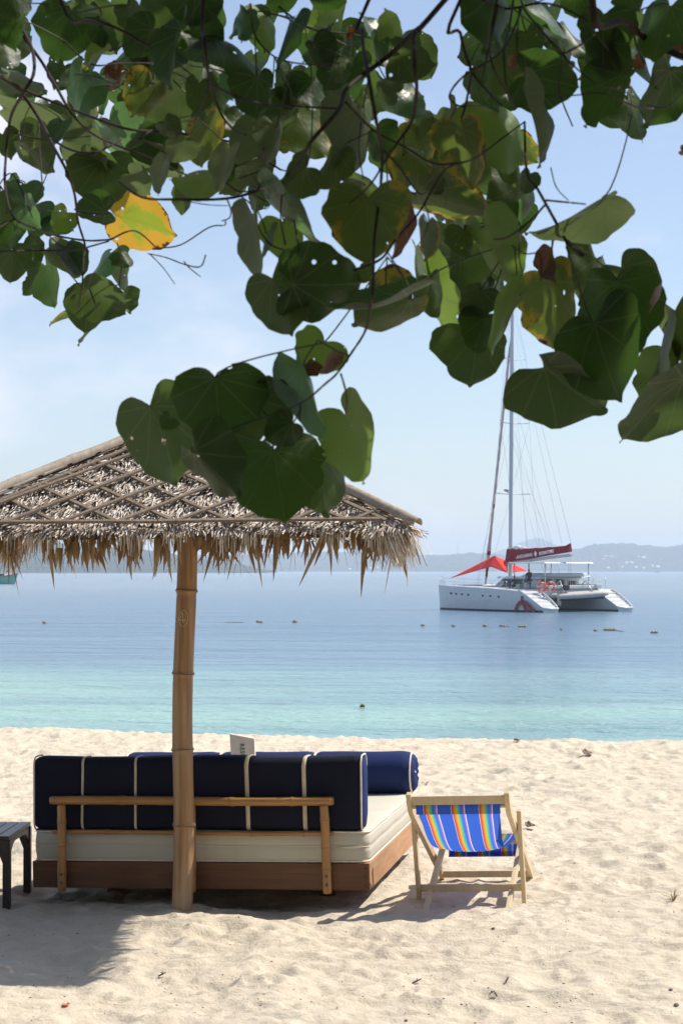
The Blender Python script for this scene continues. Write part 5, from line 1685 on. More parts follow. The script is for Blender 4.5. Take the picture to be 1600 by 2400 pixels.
def ZC(x, y): return (250 + x / 1.96, 450 + y / 1.96)
LEAVES = []
JOIN = {}
def put_leaf(conv, bx_, by_, tx_, ty_, w, tone, depth=None, var=None, tilt=None, join=False):
    D = depth if depth else rl.uniform(3.35, 3.9)
    b2, t2 = conv(bx_, by_), conv(tx_, ty_)
    dzt = rl.uniform(-.35, .35)
    p0 = P(*b2, D); L2 = math.hypot(t2[0] - b2[0], t2[1] - b2[1]) / FPX * D
    p1 = P(*t2, D + (dzt * L2 if tilt is None else tilt * L2))
    ya = p1 - p0; L = ya.length; ya.normalize()
    xa = Vector((ya.z, 0, -ya.x)); xa = (xa - ya * xa.dot(ya)).normalized()
    W = w / 1.96 / FPX * D; ratio = W / (1.18 * L)
    sx = 1.0
    if ratio > 1: sx = ratio; roll = rl.uniform(-.3, .3)
    else:
        if var is None and ratio < .6: var = rl.choice((0, 1, 3, 2))
        roll = math.acos(max(.06, min(1, ratio))) * rl.choice((-1, 1))
    za = xa.cross(ya)
    xa2 = xa * math.cos(roll) + za * math.sin(roll)
    if rl.random() < .5: xa2 = -xa2
    za2 = xa2.cross(ya)
    if var is None:
        var = rl.choice((0, 1, 2, 3, 6, 7, 0, 3, 8, 9))
    m = Matrix((xa2 * L * sx, ya * L, za2 * L)).transposed().to_4x4(); m.translation = p0 - TO
    if join:
        J = JOIN.setdefault(tone, ([], [], [], [], []))
        V, F, E = variants[var]; b0 = len(J[0]); r_ = rl.random()
        J[0].extend(tuple(m @ Vector(v)) for v in V); J[1].extend(tuple(i + b0 for i in f) for f in F); J[2].extend(E)
        J[3].extend(c for v in V for c in v); J[4].extend([r_] * len(V))
        return None
    o = bpy.data.objects.new('leaf', get_leaf(var, tone)); COL.objects.link(o); o.parent = tree
    o.matrix_local = m
    LEAVES.append((p0, ya, L))
    return o

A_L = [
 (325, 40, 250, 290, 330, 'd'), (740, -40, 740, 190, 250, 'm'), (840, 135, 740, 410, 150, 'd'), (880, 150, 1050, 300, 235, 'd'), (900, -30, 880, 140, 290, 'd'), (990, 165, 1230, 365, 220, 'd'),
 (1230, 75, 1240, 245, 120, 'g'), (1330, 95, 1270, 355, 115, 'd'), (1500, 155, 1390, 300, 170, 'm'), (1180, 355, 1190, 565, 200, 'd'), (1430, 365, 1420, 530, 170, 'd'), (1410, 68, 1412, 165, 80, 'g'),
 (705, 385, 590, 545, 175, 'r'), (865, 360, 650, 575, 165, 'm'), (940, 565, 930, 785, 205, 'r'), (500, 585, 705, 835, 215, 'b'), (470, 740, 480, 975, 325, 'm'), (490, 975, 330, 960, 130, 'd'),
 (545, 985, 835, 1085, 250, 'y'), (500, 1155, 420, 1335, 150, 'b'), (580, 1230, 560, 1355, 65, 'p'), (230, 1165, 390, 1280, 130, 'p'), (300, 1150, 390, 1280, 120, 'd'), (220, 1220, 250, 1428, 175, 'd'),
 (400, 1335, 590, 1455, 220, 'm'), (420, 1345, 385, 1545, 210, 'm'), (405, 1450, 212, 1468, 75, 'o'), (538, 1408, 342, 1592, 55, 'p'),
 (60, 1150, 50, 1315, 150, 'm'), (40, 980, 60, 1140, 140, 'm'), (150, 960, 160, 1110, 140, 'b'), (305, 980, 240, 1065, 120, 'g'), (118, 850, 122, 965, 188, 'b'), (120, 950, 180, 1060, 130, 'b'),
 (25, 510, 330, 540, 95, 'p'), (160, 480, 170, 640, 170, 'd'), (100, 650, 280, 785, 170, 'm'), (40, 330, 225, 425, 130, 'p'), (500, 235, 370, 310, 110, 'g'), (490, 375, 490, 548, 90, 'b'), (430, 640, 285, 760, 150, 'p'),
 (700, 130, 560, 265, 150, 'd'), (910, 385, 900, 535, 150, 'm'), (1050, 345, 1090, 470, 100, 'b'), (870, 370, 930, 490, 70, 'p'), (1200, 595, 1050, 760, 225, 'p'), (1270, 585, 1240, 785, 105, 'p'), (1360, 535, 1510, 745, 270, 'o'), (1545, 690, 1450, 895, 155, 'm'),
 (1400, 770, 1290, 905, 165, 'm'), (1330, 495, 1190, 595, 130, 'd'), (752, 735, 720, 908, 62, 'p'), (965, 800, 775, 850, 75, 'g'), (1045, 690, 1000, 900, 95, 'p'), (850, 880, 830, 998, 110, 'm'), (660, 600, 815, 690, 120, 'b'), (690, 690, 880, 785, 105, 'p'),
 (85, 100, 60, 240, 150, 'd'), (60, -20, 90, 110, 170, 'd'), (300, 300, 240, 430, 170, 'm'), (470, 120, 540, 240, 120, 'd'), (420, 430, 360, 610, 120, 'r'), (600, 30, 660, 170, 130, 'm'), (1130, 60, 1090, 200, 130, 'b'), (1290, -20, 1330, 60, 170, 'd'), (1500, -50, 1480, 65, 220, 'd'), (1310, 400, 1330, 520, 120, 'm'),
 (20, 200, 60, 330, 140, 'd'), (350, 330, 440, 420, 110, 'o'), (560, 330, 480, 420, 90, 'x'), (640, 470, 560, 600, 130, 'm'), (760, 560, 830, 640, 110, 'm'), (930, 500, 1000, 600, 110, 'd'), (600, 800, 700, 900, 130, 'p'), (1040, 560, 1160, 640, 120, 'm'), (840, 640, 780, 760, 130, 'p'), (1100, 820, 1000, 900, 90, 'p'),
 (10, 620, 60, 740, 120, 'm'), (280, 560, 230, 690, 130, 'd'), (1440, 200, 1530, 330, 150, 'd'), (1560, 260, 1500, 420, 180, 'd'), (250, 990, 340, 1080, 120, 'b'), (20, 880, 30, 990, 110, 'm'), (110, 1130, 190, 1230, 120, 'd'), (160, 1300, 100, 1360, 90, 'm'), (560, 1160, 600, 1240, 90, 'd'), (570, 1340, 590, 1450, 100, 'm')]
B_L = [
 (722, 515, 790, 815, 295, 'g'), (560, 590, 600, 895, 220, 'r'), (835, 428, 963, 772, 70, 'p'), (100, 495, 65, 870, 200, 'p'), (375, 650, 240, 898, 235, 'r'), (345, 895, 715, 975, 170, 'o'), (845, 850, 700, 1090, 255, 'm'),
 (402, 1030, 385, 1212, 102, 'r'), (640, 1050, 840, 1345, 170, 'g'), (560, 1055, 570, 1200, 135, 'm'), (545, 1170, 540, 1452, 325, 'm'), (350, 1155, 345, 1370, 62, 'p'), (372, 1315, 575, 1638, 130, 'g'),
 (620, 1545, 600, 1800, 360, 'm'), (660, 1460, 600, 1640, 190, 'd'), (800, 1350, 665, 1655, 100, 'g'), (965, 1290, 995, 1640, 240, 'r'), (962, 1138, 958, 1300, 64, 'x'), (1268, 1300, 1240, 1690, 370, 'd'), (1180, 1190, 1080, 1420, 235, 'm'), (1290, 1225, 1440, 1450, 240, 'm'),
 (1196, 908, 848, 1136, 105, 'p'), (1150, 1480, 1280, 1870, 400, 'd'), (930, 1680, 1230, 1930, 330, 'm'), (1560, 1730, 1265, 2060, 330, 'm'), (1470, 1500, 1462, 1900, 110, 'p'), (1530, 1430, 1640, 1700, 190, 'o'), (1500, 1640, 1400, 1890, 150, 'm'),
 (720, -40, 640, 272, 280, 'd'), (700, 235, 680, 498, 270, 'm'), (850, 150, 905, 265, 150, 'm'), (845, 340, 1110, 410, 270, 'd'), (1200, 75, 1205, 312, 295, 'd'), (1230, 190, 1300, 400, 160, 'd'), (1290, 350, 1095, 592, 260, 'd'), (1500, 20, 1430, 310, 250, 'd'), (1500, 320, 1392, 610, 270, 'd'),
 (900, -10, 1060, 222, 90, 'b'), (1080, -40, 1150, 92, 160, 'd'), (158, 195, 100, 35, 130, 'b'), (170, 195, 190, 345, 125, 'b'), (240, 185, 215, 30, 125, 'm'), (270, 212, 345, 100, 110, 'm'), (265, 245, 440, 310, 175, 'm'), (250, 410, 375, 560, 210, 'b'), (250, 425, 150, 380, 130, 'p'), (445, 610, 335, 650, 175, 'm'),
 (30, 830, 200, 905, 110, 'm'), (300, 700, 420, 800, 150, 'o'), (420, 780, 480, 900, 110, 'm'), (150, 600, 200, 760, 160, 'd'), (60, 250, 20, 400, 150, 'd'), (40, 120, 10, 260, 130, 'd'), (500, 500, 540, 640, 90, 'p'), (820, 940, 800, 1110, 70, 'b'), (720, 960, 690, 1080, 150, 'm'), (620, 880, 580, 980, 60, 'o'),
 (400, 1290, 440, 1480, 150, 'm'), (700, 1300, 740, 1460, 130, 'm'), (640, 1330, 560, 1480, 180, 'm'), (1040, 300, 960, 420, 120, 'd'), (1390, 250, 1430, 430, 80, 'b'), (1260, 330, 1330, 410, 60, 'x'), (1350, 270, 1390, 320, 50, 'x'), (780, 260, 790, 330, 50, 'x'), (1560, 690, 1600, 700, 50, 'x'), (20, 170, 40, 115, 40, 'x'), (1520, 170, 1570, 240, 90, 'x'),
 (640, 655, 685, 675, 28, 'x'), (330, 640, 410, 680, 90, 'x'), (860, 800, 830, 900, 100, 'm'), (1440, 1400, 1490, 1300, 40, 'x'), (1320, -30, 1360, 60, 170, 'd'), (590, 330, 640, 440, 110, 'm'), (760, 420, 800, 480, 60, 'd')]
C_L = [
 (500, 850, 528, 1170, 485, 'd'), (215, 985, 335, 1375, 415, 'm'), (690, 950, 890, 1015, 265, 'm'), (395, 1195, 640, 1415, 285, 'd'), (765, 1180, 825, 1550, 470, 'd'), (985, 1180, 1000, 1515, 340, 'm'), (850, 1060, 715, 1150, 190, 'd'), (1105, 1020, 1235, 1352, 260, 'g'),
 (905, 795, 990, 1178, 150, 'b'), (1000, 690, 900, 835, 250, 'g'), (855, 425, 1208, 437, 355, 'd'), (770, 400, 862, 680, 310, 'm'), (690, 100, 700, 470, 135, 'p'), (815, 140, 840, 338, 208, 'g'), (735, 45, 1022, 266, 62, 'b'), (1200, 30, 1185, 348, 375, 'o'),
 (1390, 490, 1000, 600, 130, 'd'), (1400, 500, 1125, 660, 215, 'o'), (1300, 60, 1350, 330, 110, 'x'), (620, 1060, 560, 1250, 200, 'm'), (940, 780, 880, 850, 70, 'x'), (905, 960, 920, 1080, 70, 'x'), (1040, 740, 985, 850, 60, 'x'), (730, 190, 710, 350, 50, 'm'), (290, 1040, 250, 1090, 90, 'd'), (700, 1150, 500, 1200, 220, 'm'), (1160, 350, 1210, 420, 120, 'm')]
nbig = 0
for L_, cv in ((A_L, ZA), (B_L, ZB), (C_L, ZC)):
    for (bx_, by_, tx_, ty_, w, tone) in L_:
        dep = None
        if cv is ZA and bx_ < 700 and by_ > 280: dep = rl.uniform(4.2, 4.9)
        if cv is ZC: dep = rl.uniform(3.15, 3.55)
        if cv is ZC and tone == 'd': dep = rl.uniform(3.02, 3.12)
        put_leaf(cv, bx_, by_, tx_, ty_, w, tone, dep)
# loose filling of the crown behind the front leaves
def fill(x0, x1, y0, y1, n, tones, d0, d1, smin, smax):
    for i in range(n):
        x, y = rl.uniform(x0, x1), rl.uniform(y0, y1); a = rl.gauss(math.pi / 2, .8); L = rl.uniform(smin, smax)
        put_leaf(lambda p, q: (p, q), x, y, x + L * math.cos(a), y + L * math.sin(a), L * 1.96 * rl.uniform(.45, 1.15), rl.choice(tones), rl.uniform(d0, d1), join=True)
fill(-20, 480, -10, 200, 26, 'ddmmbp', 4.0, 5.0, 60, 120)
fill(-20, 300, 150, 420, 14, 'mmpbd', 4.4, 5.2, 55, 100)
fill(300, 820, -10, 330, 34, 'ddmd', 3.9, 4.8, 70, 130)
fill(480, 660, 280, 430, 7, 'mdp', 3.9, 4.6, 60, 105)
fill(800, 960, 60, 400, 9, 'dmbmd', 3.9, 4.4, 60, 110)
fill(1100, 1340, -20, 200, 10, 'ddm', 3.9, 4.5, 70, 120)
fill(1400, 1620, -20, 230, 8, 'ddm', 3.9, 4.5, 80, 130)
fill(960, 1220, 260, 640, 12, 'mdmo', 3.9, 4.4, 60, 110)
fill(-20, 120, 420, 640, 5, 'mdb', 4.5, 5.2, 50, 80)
fj = []
for tone, J in JOIN.items(): fj.append((tone, J))
VV, FF, EE, LC, RN, MI = [], [], [], [], [], []
for mi, (tone, J) in enumerate(fj):
    b0 = len(VV); VV += J[0]; FF += [tuple(i + b0 for i in f) for f in J[1]]; EE += J[2]; LC += J[3]; RN += J[4]; MI += [mi] * len(J[1])
me = bpy.data.meshes.new('foliage'); me.from_pydata(VV, [], FF)
me.attributes.new('edge', 'FLOAT', 'POINT').data.foreach_set('value', EE)
me.attributes.new('leafco', 'FLOAT_VECTOR', 'POINT').data.foreach_set('vector', LC)
me.attributes.new('rnd', 'FLOAT', 'POINT').data.foreach_set('value', RN)
for tone, _ in fj: me.materials.append(LM[tone])
me.polygons.foreach_set('material_index', MI); me.polygons.foreach_set('use_smooth', [True] * len(FF)); me.update()
tag(link('foliage', me, tree), kind='stuff')

M['bark'] = m_wood('dark_twig_bark', (.016, .011, .009), (.055, .036, .028), (60, 60, 60), .8, .5, .2)
M['stalk'] = simple('leaf_stalk_green', (.035, .04, .015), .6, .3, 30)
M['trunk_bark'] = m_wood('grey_brown_bark', (.06, .045, .035), (.16, .12, .09), (14, 14, 4), .9, .8, .15)
BPTS = []
def branch(conv, pts, w0, w1, depth=3.6, name='branch', up=None):
    depth -= .27 if depth < 3.75 else .1
    n0 = len(pts)
    P3 = [P(*conv(*p), depth + .18 * math.sin(i * 1.3 + pts[0][0] * .01)) for i, p in enumerate(pts)]
    if up is not None: P3 = [up] + P3
    Q = []
    m = 5
    for i in range(len(P3) - 1):
        a, b_, c, d = P3[max(0, i - 1)], P3[i], P3[i + 1], P3[min(len(P3) - 1, i + 2)]
        for k in range(m):
            s = k / m
            Q.append(.5 * ((2 * b_) + (c - a) * s + (2 * a - 5 * b_ + 4 * c - d) * s * s + (3 * b_ - a - 3 * c + d) * s ** 3))
    Q.append(P3[-1])
    rad = []
    for i in range(len(Q)):
        s = i / (len(Q) - 1); w = (w0 + (w1 - w0) * s) / 1.96 / FPX * depth / 2
        rad.append(1.22 * w * (1 + .16 * math.sin(i * 2.1 + w0) * (i % 3 == 0)))
    BPTS.extend(Q)
    b = MB(); b.tube([q - TO for q in Q], rad, 7)
    return b.build(name, M['bark'], tree)
LIMB_Z = 3.25
def lp(x, y, z): return Vector((x, y, z))
br = [
 (ZB, [(490, -20), (330, 150), (200, 270), (30, 400), (-10, 500), (-140, 650), (-190, 745), (-280, 835), (-370, 872), (-530, 912), (-770, 916), (-920, 905), (-1030, 830)], 22, 8, 3.55, lp(.6, 3.3, 3.2)),
 (ZB, [(130, -10), (95, 150), (120, 330), (160, 560), (185, 700), (180, 850), (150, 1100), (145, 1300), (137, 1382), (112, 1512), (52, 1612), (-18, 1712), (-73, 1762), (-178, 1847), (-338, 1912)], 17, 7, 3.3, lp(.3, 3.2, 3.2)),
 (ZB, [(550, -10), (545, 150), (600, 330), (680, 430), (735, 485)], 16, 8, 3.5, lp(.5, 3.3, 3.25)),
 (ZB, [(1150, -20), (1300, 100), (1430, 200), (1600, 275)], 26, 26, 3.5, lp(.5, 3.2, 3.2)),
 (ZB, [(20, 470), (150, 600), (300, 680), (420, 750), (560, 745), (640, 710), (730, 640), (840, 560)], 9, 6, 3.5, None),
 (ZB, [(840, 560), (850, 790), (900, 870), (950, 960), (1000, 1050), (1040, 1120), (1105, 1172)], 9, 14, 3.55, None),
 (ZB, [(940, 920), (1040, 930), (1120, 938)], 8, 5, 3.55, None), (ZB, [(930, 945), (860, 1020), (760, 1090), (700, 1100)], 9, 7, 3.55, None),
 (ZB, [(330, 150), (335, 300), (345, 420), (320, 560), (260, 650), (200, 740), (130, 850), (30, 940)], 18, 5, 3.5, None),
 (ZB, [(560, 745), (465, 790), (360, 970), (250, 1100), (180, 1190), (60, 1240)], 7, 10, 3.45, None), (ZB, [(180, 680), (260, 760), (350, 885), (390, 880)], 9, 5, 3.4, None),
 (ZB, [(820, -10), (850, 60), (960, 190), (1010, 260), (1000, 420), (1060, 580)], 10, 6, 3.6, None), (ZB, [(640, -5), (760, 40), (900, 15), (1000, 30), (1120, 90)], 12, 7, 3.65, None),
 (ZB, [(715, -10), (690, 120), (680, 220), (695, 310), (760, 430)], 9, 7, 3.55, None), (ZB, [(790, -10), (770, 120), (745, 250), (765, 430), (800, 500)], 11, 6, 3.5, None), (ZB, [(720, 20), (660, 290), (640, 380)], 8, 5, 3.55, None),
 (ZB, [(830, 30), (740, 230), (560, 350), (495, 440), (525, 480), (560, 490)], 8, 7, 3.6, None), (ZB, [(1010, 250), (1090, 210), (1160, 160)], 8, 6, 3.6, None), (ZB, [(860, 440), (1040, 440), (1200, 430), (1350, 490), (1430, 500)], 5, 7, 3.6, None),
 (ZB, [(1330, 60), (1350, 200), (1390, 290)], 8, 6, 3.6, None), (ZB, [(1120, 90), (1200, 200), (1290, 330), (1290, 420)], 6, 4, 3.6, None), (ZB, [(1010, 250), (1160, 380), (1300, 420), (1330, 470), (1330, 540)], 6, 4, 3.6, None),
 (ZB, [(600, 320), (570, 480), (550, 540)], 11, 9, 3.55, None), (ZB, [(1400, 480), (1490, 490), (1570, 420)], 6, 5, 3.6, None), (ZB, [(960, 770), (985, 860), (1040, 920)], 5, 4, 3.6, None),
 (ZB, [(770, 1120), (840, 1165), (910, 1170), (915, 1290)], 6, 5, 3.6, None), (ZB, [(820, 1030), (815, 1180), (828, 1245)], 6, 4, 3.6, None), (ZB, [(375, 980), (395, 1040), (350, 1130)], 6, 4, 3.45, None), (ZB, [(210, 1180), (200, 1330)], 6, 5, 3.45, None),
 (ZB, [(90, 560), (80, 690), (100, 820)], 6, 5, 3.4, None), (ZB, [(470, 780), (490, 840), (475, 950)], 5, 4, 3.45, None),
 (ZC, [(1075, 835), (1100, 930), (1098, 1020)], 7, 8, 3.3, None), (ZC, [(1110, 750), (1040, 720), (970, 680)], 6, 5, 3.3, None), (ZC, [(890, 970), (885, 1050)], 7, 6, 3.3, None), (ZC, [(690, 150), (750, 240), (850, 275)], 7, 6, 3.35, None), (ZC, [(805, 0), (800, 130), (820, 240)], 6, 8, 3.35, None), (ZC, [(860, 130), (885, 270)], 7, 7, 3.35, None),
 (ZA, [(-30, 20), (100, 160), (190, 280), (260, 400), (330, 520), (420, 610), (520, 660), (700, 730), (850, 800), (1000, 850)], 16, 6, 4.0, lp(-.9, 3.4, 3.35)),
 (ZA, [(-30, 325), (100, 430), (190, 560), (240, 660), (310, 790), (345, 900), (360, 1020), (390, 1120), (385, 1190)], 16, 8, 4.1, lp(-1.2, 3.5, 3.0)),
 (ZA, [(30, -10), (100, 130), (150, 230), (155, 340), (100, 440), (50, 540), (30, 700), (25, 860), (60, 990), (140, 1040), (250, 1080), (400, 1105), (510, 1100)], 14, 7, 4.0, None),
 (ZA, [(270, -20), (430, 85), (560, 140), (720, 235)], 13, 10, 3.7, lp(-.6, 3.3, 3.2)), (ZA, [(935, -20), (940, 180), (955, 330), (980, 430), (1020, 530), (1080, 600), (1130, 620)], 18, 7, 3.5, lp(-.2, 3.2, 3.2)),
 (ZA, [(970, 390), (1080, 440), (1220, 480), (1400, 490), (1560, 500)], 9, 8, 3.5, None), (ZA, [(-30, 335), (150, 430), (300, 490), (440, 545), (600, 595), (800, 610), (1000, 640), (1080, 660), (1190, 720), (1290, 780)], 12, 8, 3.8, None),
 (ZA, [(-10, 1158), (150, 1150), (330, 1150), (500, 1108)], 9, 6, 4.1, None), (ZA, [(240, 640), (330, 690), (440, 700), (560, 640)], 10, 7, 4.1, None), (ZA, [(720, 1140), (830, 1125), (960, 1045), (1030, 1035), (1035, 1015)], 6, 5, 3.8, None), (ZA, [(680, 1165), (760, 1182), (850, 1215), (920, 1225), (945, 1172)], 5, 6, 3.8, None),
 (ZA, [(690, 1168), (750, 1230), (803, 1305)], 5, 3, 3.8, None), (ZA, [(845, 1200), (870, 1230), (920, 1270)], 5, 4, 3.8, None), (ZA, [(510, 1100), (620, 1060), (720, 1140)], 7, 5, 3.9, None), (ZA, [(-10, 1050), (90, 990), (160, 930), (240, 740)], 6, 4, 4.2, None), (ZA, [(-10, 860), (60, 800), (150, 1000)], 6, 4, 4.2, None),
 (ZA, [(180, 570), (185, 700), (195, 840)], 7, 5, 4.1, None), (ZA, [(70, 610), (200, 640), (420, 625)], 6, 4, 4.0, None), (ZA, [(1040, 910), (1060, 960), (1055, 1000), (1020, 1015)], 6, 5, 3.7, None), (ZA, [(1110, 905), (1160, 935), (1220, 960), (1240, 940)], 5, 4, 3.6, None), (ZA, [(830, 920), (950, 940), (1050, 945)], 5, 3, 3.6, None),
 (ZA, [(1150, 20), (1170, 160), (1260, 260), (1400, 295), (1560, 290)], 9, 5, 3.6, None), (ZA, [(1280, 30), (1400, 120), (1480, 140), (1530, 110)], 8, 6, 3.6, None), (ZA, [(1040, 840), (1100, 880), (1200, 870)], 6, 6, 3.6, None), (ZA, [(1210, 680), (1215, 780), (1180, 880)], 7, 5, 3.6, None), (ZA, [(1300, 840), (1280, 920)], 9, 8, 3.5, None),
 (ZA, [(300, 190), (420, 295), (560, 290), (720, 290)], 7, 5, 3.8, None), (ZA, [(350, 340), (470, 360), (570, 420)], 6, 4, 3.9, None), (ZA, [(560, 300), (620, 340), (690, 390)], 6, 4, 3.9, None), (ZA, [(385, 1185), (380, 1290), (360, 1420)], 7, 5, 4.1, None), (ZA, [(540, 1120), (560, 1200), (550, 1310), (560, 1340)], 6, 5, 4.1, None), (ZA, [(410, 1320), (440, 1400), (460, 1440)], 6, 5, 4.1, None),
 (ZA, [(890, 560), (950, 430), (955, 330)], 6, 5, 3.6, None), (ZA, [(640, 640), (760, 560), (890, 530)], 6, 4, 3.7, None)]
for (cv, pts, w0, w1, dep, up) in br: branch(cv, pts, w0, w1, dep, 'branch', up)
# short leaf stalks reaching back from each leaf towards the branches
from mathutils.kdtree import KDTree
kd = KDTree(len(BPTS))
for i, q in enumerate(BPTS): kd.insert(q, i)
kd.balance()
print('LEAF COUNT', len(LEAVES))
for (p0, ya, L) in LEAVES:
    if L < .05: continue
    best = None
    for q, i, dd in kd.find_n(p0, 60):
        v = q - p0
        if dd < .012 or dd > .20: continue
        sc_ = dd + .14 * max(0, v.normalized().dot(ya)) - .02 * v.normalized().z
        if best is None or sc_ < best[0]: best = (sc_, q)
    if best is None: continue
    q = best[1]
    dd = (q - p0).length
    c1 = p0 + (-ya * .5 + Vector((0, .35, -.1))) * min(.06, dd * .4)
    pts_ = []
    for k in range(7):
        s = k / 6; pts_.append(p0 * (1 - s) ** 2 + c1 * 2 * s * (1 - s) + q * s * s - TO)
    b = MB(); b.tube(pts_, [.0017 - .0004 * k / 6 for k in range(7)], 5)
    b.build('leaf_stalk', M['stalk'], tree)
# limbs and trunk outside the picture
b = MB()
b.tube([Vector(p) - TO for p in ((3.4, .6, -.3), (3.35, .65, .6), (3.1, .9, 1.5), (2.6, 1.4, 2.5), (1.9, 2.2, 3.3), (1.0, 2.9, 3.75), (0, 3.2, 3.75), (-1.2, 3.4, 3.65), (-2.6, 3.7, 3.7))], [.24, .21, .19, .16, .12, .09, .07, .05, .03], 12)
b.build('trunk', M['trunk_bark'], tree)
for pts in (((1.9, 2.2, 3.3), (1.6, 1.2, 4.2), (.6, -.2, 4.9)), ((2.6, 1.4, 2.5), (3.6, 2.2, 3.6), (4.4, 3.0, 4.4)), ((1.0, 2.9, 3.75), (.6, 3.3, 3.35), (.5, 3.25, 3.2)), ((0, 3.2, 3.75), (-.2, 3.2, 3.2)), ((-1.2, 3.4, 3.65), (-.9, 3.4, 3.35))):
    b = MB(); b.tube([Vector(p) - TO for p in pts], [.09, .06, .03][:len(pts)], 8); b.build('limb', M['trunk_bark'], tree)
# the rest of the crown, above and behind the camera
CV, CF, CE = [], [], []
V0, F0, E0 = variants[0]
# light version of the leaf: outline fan only
ol = [(0, 0)] + [(x, y) for x, y in half_o[1:-1:2]] + [(0, .945)] + [(-x, y) for x, y in half_o[-2:0:-2]]
cr_ = random.Random(5)
def crown_leaf(p, size):
    rot = Euler((cr_.gauss(0.0, .7), cr_.gauss(0, .7), cr_.uniform(0, 6.28))).to_matrix()
    b0 = len(CV)
    for x, y in [(0, .35)] + ol: CV.append(tuple(rot @ Vector((x * size, y * size, .12 * size * (abs(x)))) + p - TO))
    n = len(ol)
    for i in range(n): CF.append((b0, b0 + 1 + i, b0 + 1 + (i + 1) % n))
    CE.extend([.3] + [.8] * n)
clumps = []
for i in range(1250):
    y = cr_.uniform(-6.0, 4.75); x = cr_.uniform(-5.0, 7.5)
    z0 = max(3.3, CAM_H + .3040 * max(0, y) + .42)
    z = z0 + abs(cr_.gauss(0, .8)) + (.2 if y < 0 else 0)
    clumps.append(Vector((x, y, min(z, 6.2))))
for c in clumps:
    for k in range(11):
        p = c + Vector((cr_.gauss(0, .28), cr_.gauss(0, .28), cr_.gauss(0, .18)))
        lim = CAM_H + .3040 * max(0, p.y) + .20
        if p.z < lim or p.y > 5.0 or (p.y > 3.9 and -2.5 < p.x < 1.7): continue
        crown_leaf(p, cr_.uniform(.11, .19))
me = bpy.data.meshes.new('crown'); me.from_pydata(CV, [], CF)
at = me.attributes.new('edge', 'FLOAT', 'POINT'); at.data.foreach_set('value', CE)
M['crown_leaf'] = simple('crown_leaves', (.045, .085, .024), .5, .2, 3)
me.materials.append(M['crown_leaf']); me.update()
tag(link('crown', me, tree), kind='stuff')

# ------------------------------------------------------------------ small things on the sand
def ground(x, y):
    """point on the sand seen at photograph pixel (x, y)"""
    lo, hi = 6.0, 24.0
    for _ in range(40):
        mid_ = (lo + hi) / 2; p = P(x, y, mid_)
        if p.z < sand_z(p.x, p.y): hi = mid_
        else: lo = mid_
    p = P(x, y, lo); p.z = sand_z(p.x, p.y); return p
M['pebble'] = simple('grey_pebble', (.17, .15, .14), .7, .25, 30)
M['dry'] = simple('dry_leaf_brown', (.22, .10, .035), .8, .3, 20)
M['twig'] = simple('dry_twig', (.11, .075, .05), .85, .3, 20)
M['straw'] = simple('dry_grass', (.42, .32, .16), .8, .2, 20)
M['orange_bit'] = simple('orange_plastic', (.75, .16, .06), .5, .1, 20)
for (x, y, r, lab) in ((1571, 2321, .013, 'smooth dark pebble in the bottom right corner, the flatter one'), (1584, 2357, .015, 'dark angular pebble lowest in the bottom right corner'), (1153, 2325, .008, 'dark pebble on open sand below the deckchair'), (1155, 2177, .011, 'brown pebble just in front of the deckchair feet'), (951, 2393, .010, 'reddish pebble at the bottom edge of the sand'), (1367, 2137, .010, 'grey pebble on the sand to the right of the deckchair'), (284, 2374, .008, 'small dark pebble near the bottom edge at the left')):
    r *= .75; p = ground(x, y); b = MB(); b.ball((0, 0, 0), r, 9, 6, 0, (1.2, .9, .6))
    b.v = [(a + cr_.uniform(-.1, .1) * r, c + cr_.uniform(-.1, .1) * r, d + cr_.uniform(-.1, .1) * r) for a, c, d in b.v]
    o = b.build('pebble', M['pebble']); o.location = p + Vector((0, 0, r * .25)); o.rotation_euler = (0, .2, cr_.uniform(0, 6)); tag(o, lab, 'pebble', 'pebbles on the sand')
for (x, y, s, lab) in ((1372, 1772, .085, 'curled brown dead leaf lying on the far sand at the right'), (1062, 1720, .10, 'brown dead leaf on the crest of the beach behind the bolster'), (1237, 1943, .06, 'small dry leaf on the sand right of the deckchair'), (1212, 1740, .05, 'small dark leaf on the far sand above the deckchair')):
    p = ground(x, y); o = link('dead_leaf', get_leaf(6, 'x')); o.location = p + Vector((0, 0, .012)); o.scale = (s, s, s); o.rotation_euler = (.25, .3, cr_.uniform(0, 6)); tag(o, lab, 'leaf', 'dead leaves on the sand')
for (x, y, L, a, lab) in ((976, 2306, .045, .4, 'short dark twig clump on the sand below the daybed corner'), (1001, 1838, .06, 1.2, 'short twig standing in the sand above the deckchair bar'), (1188, 2302, .03, 1.0, 'thin twig on the sand below the deckchair'), (380, 2290, .035, .2, 'dark twig at the edge of the umbrella shadow'), (1160, 2335, .025, 2.0, 'tiny twig beside the dark pebble below the deckchair')):
    p = ground(x, y); b = MB(); dx, dy = math.cos(a) * L / 2, math.sin(a) * L / 2
    b.tube([(-dx, -dy, .004), (0, 0, .012), (dx, dy, .02)], [.003, .004, .002], 6); b.tube([(0, 0, .012), (dx * .3 - dy * .4, dy * .3 + dx * .4, .022)], [.0025, .0015], 5)
    o = b.build('twig', M['twig']); o.location = p; tag(o, lab, 'twig', 'twigs on the sand')
p = ground(1577, 2110); b = MB()
for k in range(14):
    a = cr_.uniform(0, 6.28); r = cr_.uniform(.02, .06); h = cr_.uniform(.02, .075)
    b.tube([(0, 0, -.01), (r * .4 * math.cos(a), r * .4 * math.sin(a), h * .7), (r * math.cos(a), r * math.sin(a), h)], [.0018, .0014, .0006], 4)
o = b.build('grass_tuft', M['straw']); o.location = p; tag(o, 'tuft of dry yellow grass on the sand at the right edge', 'grass')
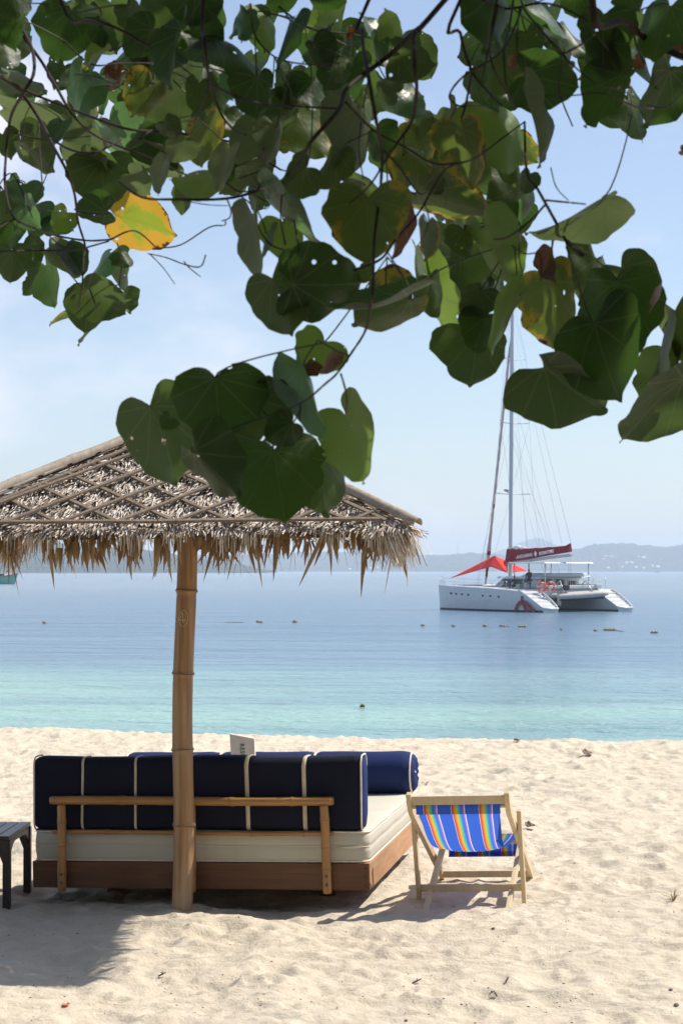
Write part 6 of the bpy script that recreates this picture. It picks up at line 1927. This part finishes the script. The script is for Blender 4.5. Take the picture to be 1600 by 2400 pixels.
p = ground(154, 2358); b = MB(); b.box((0, 0, 0), (.022, .014, .003), Euler((.3, .2, .5)).to_matrix()); b.box((.012, .006, .003), (.012, .006, .003), Euler((-.4, .5, 1)).to_matrix())
o = b.build('plastic_scrap', M['orange_bit']); o.location = p + Vector((0, 0, .006)); tag(o, 'tiny orange plastic scrap on the sand near the lower left', 'scrap')
# fine litter of shell grit and bark crumbs
V, F = [], []
for i in range(900):
    Yd = 6.6 + 12 * cr_.random() ** 1.6; X = cr_.uniform(-.2, .2) * Yd
    z = sand_z(X, Yd); s = cr_.uniform(.0018, .0052); b0 = len(V)
    a = cr_.uniform(0, 6.28)
    for k in range(4): V.append((X + s * math.cos(a + k * 1.57) * (1.6 if k % 2 else .8), Yd + s * math.sin(a + k * 1.57) * (1.6 if k % 2 else .8), z))
    V.append((X, Yd, z + s * .9)); F += [(b0, b0 + 1, b0 + 4), (b0 + 1, b0 + 2, b0 + 4), (b0 + 2, b0 + 3, b0 + 4), (b0 + 3, b0, b0 + 4)]
me = bpy.data.meshes.new('beach_litter'); me.from_pydata(V, [], F); me.materials.append(M['twig'])
tag(link('beach_litter', me), 'fine dark specks of bark and shell scattered over the sand', 'litter', kind='stuff')

# ------------------------------------------------------------------ unseen trees added behind the camera to cut the sky fill
V, F = [], []
tr_r = random.Random(9)
for i in range(42000):
    x = tr_r.uniform(-24, 24); y = -9.5 - abs(tr_r.gauss(0, 2.2)) + 1.2 * math.sin(x * .7); z = tr_r.uniform(0.05, 14.5)
    y -= .03 * max(0, z - 7) ** 2
    s = tr_r.uniform(.16, .42); rot = Euler((tr_r.uniform(0, 3.1), tr_r.uniform(0, 3.1), tr_r.uniform(0, 6.2))).to_matrix(); b0 = len(V)
    for a, c in ((0, -s), (s * .6, 0), (0, s), (-s * .6, 0)): V.append(tuple(rot @ Vector((a, c, 0)) + Vector((x, y, z))))
    F.append((b0, b0 + 1, b0 + 2, b0 + 3))
me = bpy.data.meshes.new('sky_block_trees'); me.from_pydata(V, [], F); me.materials.append(M['crown_leaf']); me.update()
tag(link('sky_block_trees', me), 'unseen green trees added behind the camera to block sky light', 'trees', kind='stuff')
